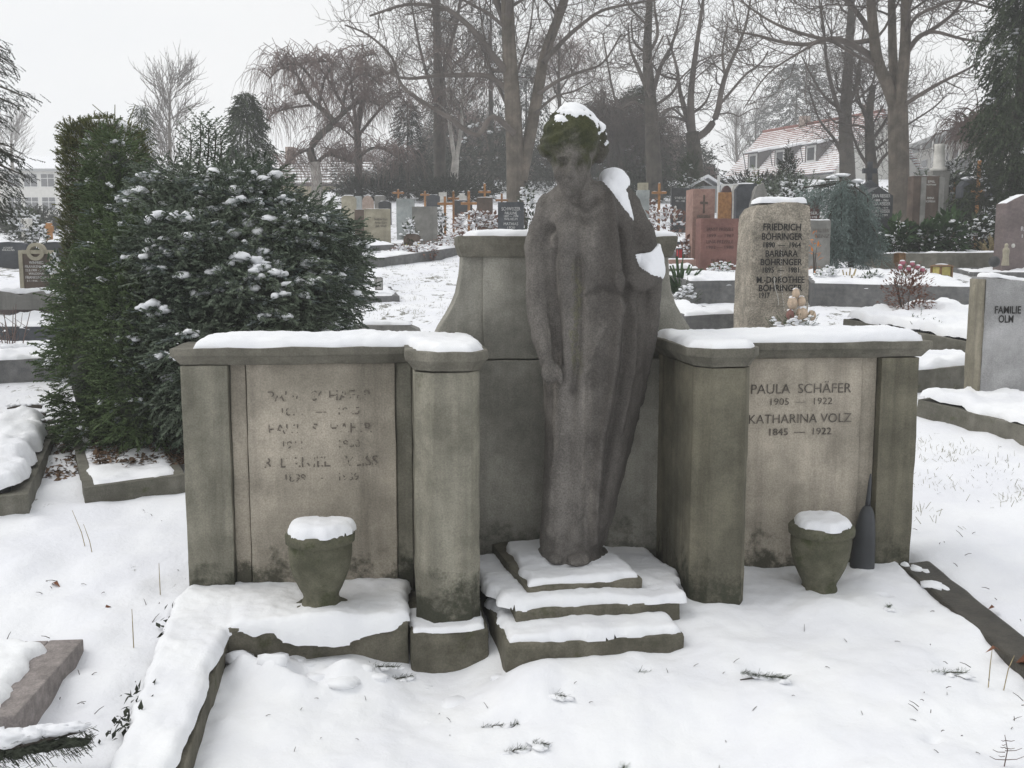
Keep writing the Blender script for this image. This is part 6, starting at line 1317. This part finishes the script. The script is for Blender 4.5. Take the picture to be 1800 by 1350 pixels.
def red_house():
    R, L = P(1467, 302, 70), P(1265, 317, 82); e = Vector((R.x - L.x, R.y - L.y, 0)); ln = e.length; a = math.atan2(e.y, e.x)
    z0 = R.z; T = thing('red_roofed_house', 'white house with snow-dusted red tile roof and three dormers, on the right', 'house', (L.x, L.y, z0), a); W_ = 8.2; Hh = 4.1; g = -5.5
    add('wall', loft([[(x, y_, z_) for y_, z_ in [(.35, g), (W_ - .35, g), (W_ - .35, .2), (W_ / 2, Hh - .25), (.35, .2)]] for x in (.25, ln - .25)], 'wall', 0), WHITE, T)
    for nm, pts in (('roof', [(-.15, -.15), (W_ / 2, Hh), (W_ / 2, Hh + .16), (-.2, .02)]), ('roof', [(W_ + .15, -.15), (W_ / 2 + .003, Hh), (W_ / 2 + .003, Hh + .16), (W_ + .2, .02)])):
        add(nm, loft([[(x, y_, z_) for y_, z_ in pts] for x in (0, ln)], 'roof', 0), ROOFR, T)
    add('ridge', tube_obj('ridge', [([Vector((-.02, W_ / 2, Hh + .14)), Vector((ln + .02, W_ / 2, Hh + .14))], [.12, .12])], plain('ridge_tile', (.24, .08, .06)), None, 6).data, None, T); bpy.data.objects.remove(bpy.data.objects['ridge'] if bpy.data.objects['ridge'].parent is None else bpy.data.objects['ridge.001'])
    add('gutter', tube_obj('gutter_', [([Vector((-.1, -.22, -.08)), Vector((ln + .1, -.22, -.08))], [.07, .07])], GM['slate'], None, 6).data, None, T); bpy.data.objects.remove(bpy.data.objects['gutter_'])
    for cx in (ln - 8.2, ln - 1.6): add('chimney', box(cx - .3, cx + .3, W_ / 2 - .3, W_ / 2 + .3, Hh - .3, Hh + .75, bw=.01), GM['rose'], T)
    for sx in (3.3, 6.7, 9.9):
        x = ln - sx; y0 = .75; zb = y0 / (W_ / 2) * Hh + .05; w = 1.35; h = 1.3; yt = .60 * W_ / 2; zt_ = .60 * Hh + .1
        d = add('dormer', loft([[(xx, yy, zz) for yy, zz in [(y0, zb - .25), (y0, zb + h), (yt, zt_ - .02), (yt, zb - .25)]] for xx in (x - w / 2, x + w / 2)], 'dormer', 0), SLATEW, T)
        add('roof', loft([[(xx, yy, zz) for yy, zz in [(y0 - .25, zb + h + .0), (yt + .1, zt_ + .02), (yt + .1, zt_ + .16), (y0 - .25, zb + h + .17)]] for xx in (x - w / 2 - .12, x + w / 2 + .12)], 'roof', .02), SNOW, d)
        f = add('window', box(x - .48, x + .48, y0 - .05, y0 + .02, zb + .15, zb + 1.28, bw=0), FRAME, d)
        add('pane', box(x - .36, x + .36, y0 - .07, y0 - .02, zb + .27, zb + 1.12, bw=0), GLASSY, d)
        add('gutter', tube_obj('gutter_', [([Vector((x - w / 2 - .22, y0 - .30, zb + h + .02)), Vector((x + w / 2 + .22, y0 - .30, zb + h + .02))], [.05, .05]), ([Vector((x - w / 2 - .2, y0 - .28, zb + h)), Vector((x - w / 2 - .1, y0 - .1, zb + .2))], [.04, .04])], GM['slate'], None, 5).data, None, d); bpy.data.objects.remove(bpy.data.objects['gutter_'])
red_house()
def apartment():
    a, b = P(1588, 236, 84), P(1775, 198, 60); e = Vector((b.x - a.x, b.y - a.y, 0)); ln = e.length; z0 = min(a.z, b.z) - .3
    T = thing('apartment_block', 'pale flat-roofed apartment block with balconies behind trees at the right', 'building', (a.x, a.y, z0), math.atan2(e.y, e.x))
    add('wall', box(0, ln, 0, 9, -9.5, 0, bw=0), WHITE, T); add('roof', box(-.6, ln + .6, -1.3, 9.4, 0.003, .28, bw=.02), GREYW, T); add('snow_cap', box(-.5, ln + .5, -1.2, 9.3, .285, .38, bw=.03), SNOW, T)
    for fl in range(3):
        z = -2.7 - fl * 2.9
        add('balcony_slab', box(1.5, ln - .5, -1.3, -.003, z - .25, z - .05, bw=.01), FRAME, T)
        k = int(ln / 2.6)
        for i in range(k): window(T, 1.6 + i * 2.6, 0, z + .25, 1.7, 1.7, bars=1 + i % 2)
        for i in range(int(ln / 3)): add('balcony_panel', box(1.6 + i * 3, 1.6 + i * 3 + 2.4, -1.34, -1.30, z + .0, z + .85, bw=0), GREYW if i % 2 else GLASSY, T)
        for i in range(int(ln / 3)): add('post', box(1.5 + i * 3, 1.6 + i * 3, -1.33, -1.23, z - .05, z + 2.6, bw=0), FRAME, T)
apartment()
def school():
    y = 112; a, b = P(-190, 297, y), P(113, 297, y); ln = b.x - a.x; T = thing('white_school', 'white two-storey building with rows of barred windows and snowy roof, far left', 'building', (a.x, y, a.z), 0)
    add('wall', box(0, ln, 0, 12, -8, 0, bw=0), WHITE, T); add('roof', loft([[(x, y_, z_) for y_, z_ in [(-.5, 0.003), (6, 1.9), (12.5, .003)]] for x in (-.4, ln + .4)], 'roof', .02), SNOW, T); add('eaves', box(-.4, ln + .4, -.55, -.25, -.25, .0, bw=0), GREYW, T)
    m = y / FPX
    for row, top, bot in ((0, 305, 329), (1, 346, 371)):
        zt, zb = P(50, top, y).z - a.z, P(50, bot, y).z - a.z
        for cx in (-108, -78, -48, -18, 23, 53, 83): 
            f = window(T, (P(cx, 300, y).x - a.x), 0, zb, 24.5 * m, zt - zb, bars=1)
school()
def far_house():
    y = 61; a, b = P(470, 322, y), P(646, 322, y); ln = b.x - a.x; T = thing('tiled_house', 'cream house with snow-lined brown tile roof behind the weeping birch', 'house', (a.x, y, a.z), 0)
    cream = plain('cream_render', (.52, .46, .32), .8, .06); add('wall', box(.3, ln - .3, 0, 7, -4, 0, bw=0), cream, T)
    hh = P(500, 285, y + 3.5).z - a.z
    add('roof', loft([[(x, y_, z_) for y_, z_ in [(-.5, -.1), (3.5, hh), (7.5, -.1)]] for x in (0, ln)], 'roof', .01), ROOFB, T); add('eaves', box(-.05, ln + .05, -.55, -.3, -.2, -.05, bw=0), SLATEW, T)
    add('chimney', box(.4, .95, 3.2, 3.8, hh - .4, hh + .9, bw=.01), GM['rose'], T)
    for x, w in ((1.2, 1.0), (2.6, .8), (4.9, .8)): window(T, x, 0, -2.0, w, 1.2)
    g = add('door', box(3.5, 4.35, -.06, .01, -3.6, -.6, bw=0), WOODD, T)
far_house()
t = thing('white_shed', 'small shed with snow-covered gable roof and white post, left of the red-roofed house', 'shed', P(1243, 345, 33))
add('wall', box(-.42, .42, 0, .8, -.6, .32, bw=0), GREYW, t); add('roof', loft([[(x, y_, z_) for x, z_ in [(-.62, .22), (0, .58), (.62, .22), (.62, .30), (0, .68), (-.62, .30)]] for y_ in (-.1, .9)], 'roof', .01), SNOW, t)
t = thing('white_post', 'slim white post standing beside the small shed', 'post', H(1260, 30)); hpo = P(1260, 308, 30).z - t.location.z
add('shaft', box(-.035, .035, -.035, .035, -.2, hpo, bw=.01), FRAME, t); add('board', box(.07, .50, -.03, .03, hpo - .95, hpo - .25, bw=.005), FRAME, t)

# ------------------------------------------------------------------ small things on the snow
def sprig(label, u, v, ln, rot, n, mat=EVB, lift=.0):
    z = float(plotz(u, v)); q = L2W(u, v, z + lift); T = thing('fir_sprig', label, 'fir sprig', q, rot, 'fir sprigs in the plot snow'); rr = np.random.default_rng(int(u * 1000))
    pts = [Vector((-ln / 2, 0, -.012)), Vector((0, .004, .010)), Vector((ln / 2, 0, .012))]; tube_obj('twig', [(pts, [.003, .0028, .0015])], BARKD, T, 5)
    x = rr.uniform(-.5, .5, n) * ln; ps = np.stack([x, 0 * x, .008 - .03 * (x / ln) ** 2 * 0 + .004], 1); an = rr.uniform(-.3, math.pi + .3, n)
    ps[:, 1] += .15 * ln * (x / ln) ** 2 * rr.choice((-1, 1)) + rr.normal(0, .006, n); d = np.stack([.55 + rr.normal(0, .3, n), np.cos(an), np.sin(an) * .5], 1); vv, ff = scatter(*NEEDLE, ps, frames(d, np.tile([[0, 0, 1.]], (n, 1)) + rr.normal(size=(n, 3)) * .4), .020 * rr.uniform(.5, 1.3, n)); add('needles', mesh('needles', vv, ff), mat, T)
    add('snow', blob_mesh('snow', [((rr.uniform(-.45, .5) * ln, rr.normal(0, .012), .004), (.02 * rr.uniform(.6, 1.6), .014, .008)) for k in range(5)], None, 2, .4, int(u * 100)), SNOW, T, kind='stuff')
for px, py, ln, rot, n, lab in [(1342, 1196, .17, -.35, 420, 'large dark fir sprig sunk in a snow hollow at the right of the plot'), (1668, 1184, .13, -.2, 90, 'fir sprig half under snow near the bare right kerb arm'), (1097, 1300, .07, 1.2, 70, 'small upright fir sprig at the bottom centre of the plot'),
                                (868, 1238, .10, .1, 60, 'thin sprig in the left of the two hollows before the steps'), (908, 1240, .06, .6, 50, 'short sprig in the right hollow before the steps'), (905, 1276, .08, .3, 60, 'left sprig of the lower pair before the steps'), (950, 1272, .07, -.6, 60, 'right sprig of the lower pair before the steps'),
                                (985, 1226, .05, -.6, 50, 'lone dark sprig tip left of the plot centre'), (1132, 1191, .05, -.5, 50, 'small dark sprig tip right of the steps'), (1562, 1098, .04, 1.0, 40, 'tiny dark sprig upright below the spiked vase'), (668, 1160, .16, -.1, 150, 'frosted sprigs against the foot of the ledge'), (700, 1165, .12, .3, 120, 'frosted sprig at the foot of the pier base')]:
    u, v = PZ(px, py, -.12 if px < 1200 else -.08); sprig(lab, u, v, ln, ANG + rot, n, EVG if px < 1000 or px == 1342 else EVB)
def fern(label, px, py, hpx):
    q = P(px, py, G(px, py).y + .0); u = (q - A0).dot(MU); v = (q - A0).dot(MV); q.z = max(q.z, float(plotz(u, v)) if -2.1 < v < 0 and u < 3.3 else q.z); T = thing('dry_fern', label, 'plant', q); h = hpx * dist(q) / FPX; L = [([Vector((0, 0, -.01)), Vector((.008, 0, h * .5)), Vector((-.004, 0, h))], [.0022, .0018, .001])]
    for k in range(6):
        l = h * .5 * (1 - k * .11) * random.Random(k).uniform(.5, 1.2)
        for s in (-1, 1):
            z = h * (.22 + .12 * k + random.Random(k * 2 + s).uniform(-.06, .06))
            if k in (1, 4) and s > 0: continue
            L.append(([Vector((0, 0, z)), Vector((s * l * .6, -.01, z + l * .12)), Vector((s * l, -.015, z + l * .35))], [.0016, .0012, .0008]))
    tube_obj('stem', L, TWIGR, T, 4)
fern('dry branched fern stalk in the snow at the lower right corner', 1765, 1345, 56)
def stalk(label, px, py, hpx, lean=.1):
    q = G(px, py); T = thing('dry_stalk', label, 'stalk', q, 0, 'dry stalks poking from the snow'); h = hpx * dist(q) / FPX; tube_obj('stem', [([Vector((0, 0, -.03)), Vector((lean * h * .4, 0, h * .5)), Vector((lean * h, 0, h))], [.0022, .002, .0012])], STRAW, T, 4)
for px, py, hp, ln, lab in [(235, 1138, 70, .0, 'dry stalk standing left of the near kerb'), (155, 975, 80, -.3, 'leaning dry stalk on the path before the conifer grave'), (165, 980, 60, -.25, 'short leaning dry stalk beside the longer one on the path'), (282, 1050, 62, .0, 'thin dry stalk by the left corner of the tomb'), (1738, 1195, 55, .05, 'dry stalk near the end of the bare kerb arm'), (1765, 1200, 50, .3, 'leaning dry stalk at the right edge below the kerb arm'), (330, 975, 40, .1, 'short stalk on the path close to the left wing')]: stalk(lab, px, py, hp, ln)
def leaf(label, px, py, sz, mat=RUSSET):
    q = G(px, py); T = thing('fallen_leaf', label, 'leaf', q + Vector((0, 0, .012)), px % 7, 'fallen leaves on the snow'); v = LEAF[0] * sz * np.array([1, 1.3, 2]); v[:, 2] += np.array([0, .01, .0, .012]); add('blade', mesh('leaf', v, LEAF[1]), mat, T)
for px, py, sz, lab in [(183, 1078, .05, 'brown leaf on the snow left of the near kerb'), (1736, 1076, .05, 'brown leaf standing in the snow right of the bare kerb arm'), (1760, 1150, .06, 'red-brown leaf by the end of the bare kerb arm'), (1785, 1170, .10, 'long red-brown leaf at the right edge'), (235, 840, .06, 'brown leaf in the snowy conifer grave'), (90, 1032, .05, 'pale brown leaf on the path snow')]: leaf(lab, px, py, sz)
def tufts():
    rng = np.random.default_rng(6); ps = []
    for k in range(4500):
        if rng.random() < .4: x, y = rng.uniform(2.0, 6.0), rng.uniform(5.2, 9.0)
        else: x, y = rng.uniform(-4, 1.2), rng.uniform(6.5, 22)
        if n2(np.array([x]), np.array([y]), 1.1, 31)[0] > .05: 
            for j in range(rng.integers(2, 8)): ps.append((x + rng.normal(0, .05), y + rng.normal(0, .05), float(gz(x, y)) + .01))
    ps = np.array(ps); d = rng.normal(size=ps.shape) * .5 + np.array([0, 0, .9]); v, f = scatter(NEEDLE[0] * np.array([1, 1.3, 1]), NEEDLE[1], ps, frames(d, rng.normal(size=ps.shape)), rng.uniform(.02, .05, len(ps))); add('grass', mesh('grass', v, f), leafy('winter_grass', (.12, .125, .07), (.24, .23, .15)), None, None, kind='stuff')
    ps = []                                                    # litter of leaves under the conifer
    for k in range(1500):
        px, py = rng.uniform(165, 345), rng.uniform(770, 832) ; q = G(px, py + 12); ps.append((q.x, q.y, q.z + .09 + rng.uniform(0, .02)))
    for k in range(500):
        px, py = rng.normal(120, 22), rng.uniform(760, 850); q = G(px, py); ps.append((q.x, q.y, q.z + .025))
    ps = np.array(ps); d = rng.normal(size=ps.shape) * np.array([1, 1, .3]); v, f = scatter(*LEAF, ps, frames(d, np.tile([[0, 0, 1.]], (len(ps), 1)) + rng.normal(size=ps.shape) * .5), rng.uniform(.03, .06, len(ps))); add('leaf_litter', mesh('leaf_litter', v, f), leafy('litter', (.07, .045, .03), (.17, .10, .06), (.25, .19, .12), 9), None, None, kind='stuff')
    L = []
    for px, py in [(300, 1115), (305, 1130), (310, 1105), (318, 1090), (250, 1240), (258, 1260), (245, 1275), (200, 1300), (225, 1295)]:   # ivy tendrils and dark plants by the outer left kerb
        q = G(px, py)
        for j in range(16): ps_ = (q.x + rng.normal(0, .03), q.y + rng.normal(0, .03), q.z + rng.uniform(.01, .06)); L.append(ps_)
    L = np.array(L); d = rng.normal(size=L.shape); v, f = scatter(*LEAF, L, frames(d, np.tile([[0, 0, 1.]], (len(L), 1)) + rng.normal(size=L.shape) * .5), rng.uniform(.025, .045, len(L))); add('ivy', mesh('ivy', v, f), EVD, None, None, kind='stuff')
tufts()
def debris():
    rng = np.random.default_rng(44); L = []
    for k in range(60):
        u, v = rng.uniform(.3, 3.2), rng.uniform(-1.9, -.45)
        if u < 2.1 and v > -.75: continue
        q = L2W(u, v, float(plotz(u, v)) + .002); a = rng.uniform(0, 6.28); l = rng.uniform(.006, .028); d = Vector((math.cos(a), math.sin(a), rng.uniform(0, .9))) * l; L.append(([q, q + d * .5 + Vector((0, 0, .002)), q + d], [.0014, .0012, .0008]))
    for k in range(150):
        px, py = (rng.uniform(0, 330), rng.uniform(690, 1330)) if k < 110 else (rng.uniform(1610, 1800), rng.uniform(780, 1300))
        q = G(px, py) + Vector((0, 0, .006)); a = rng.uniform(0, 6.28); l = rng.uniform(.01, .05); d = Vector((math.cos(a), math.sin(a), rng.uniform(0, .9))) * l; L.append(([q, q + d * .5 + Vector((0, 0, .003)), q + d], [.0018, .0016, .001]))
    v, f = tubes(L, 3); add('plant_debris', mesh('plant_debris', v, f), TWIGD, None, None, kind='stuff')
debris()

for lab, cx, bot, top, w_, d_, m_ in [('long dark clipped hedge far back below the red-roofed house', 1330, 352, 322, 150, 41, EVD), ('dark hedge far back behind the wooden crosses', 800, 360, 330, 130, 40, EVD), ('dark hedge far back left of the chestnut, behind the stones', 655, 362, 330, 110, 41, EVD), ('dark hedge far back right of the statue', 1120, 358, 326, 110, 40, EVD),
                                      ('grey-green hedge far back at the right behind the pillar', 1640, 356, 325, 130, 36, EVB), ('dark hedge far back behind the right columnar yew', 1760, 352, 316, 120, 34, EVD), ('dark hedge far back under the white school', 45, 408, 383, 130, 38, EVD)]:
    plant(lab, cx, bot, top, w_, m_, 'spray', 700, .5, .12, d=d_, name='far_hedge', cat='hedge', dens=.2)
hz = bpy.data.materials.new('haze'); hz.use_nodes = True; hn = hz.node_tree; hn.nodes.remove(hn.nodes['Principled BSDF'])
pv = hn.nodes.new('ShaderNodeVolumePrincipled'); pv.inputs['Color'].default_value = (.985, .985, .985, 1); pv.inputs['Density'].default_value = .0026; pv.inputs['Anisotropy'].default_value = .2
hn.links.new(pv.outputs[0], hn.nodes['Material Output'].inputs['Volume'])
add('haze', box(-205, 205, -44, 222, -3, 32, bw=0), hz, None, None, kind='stuff')
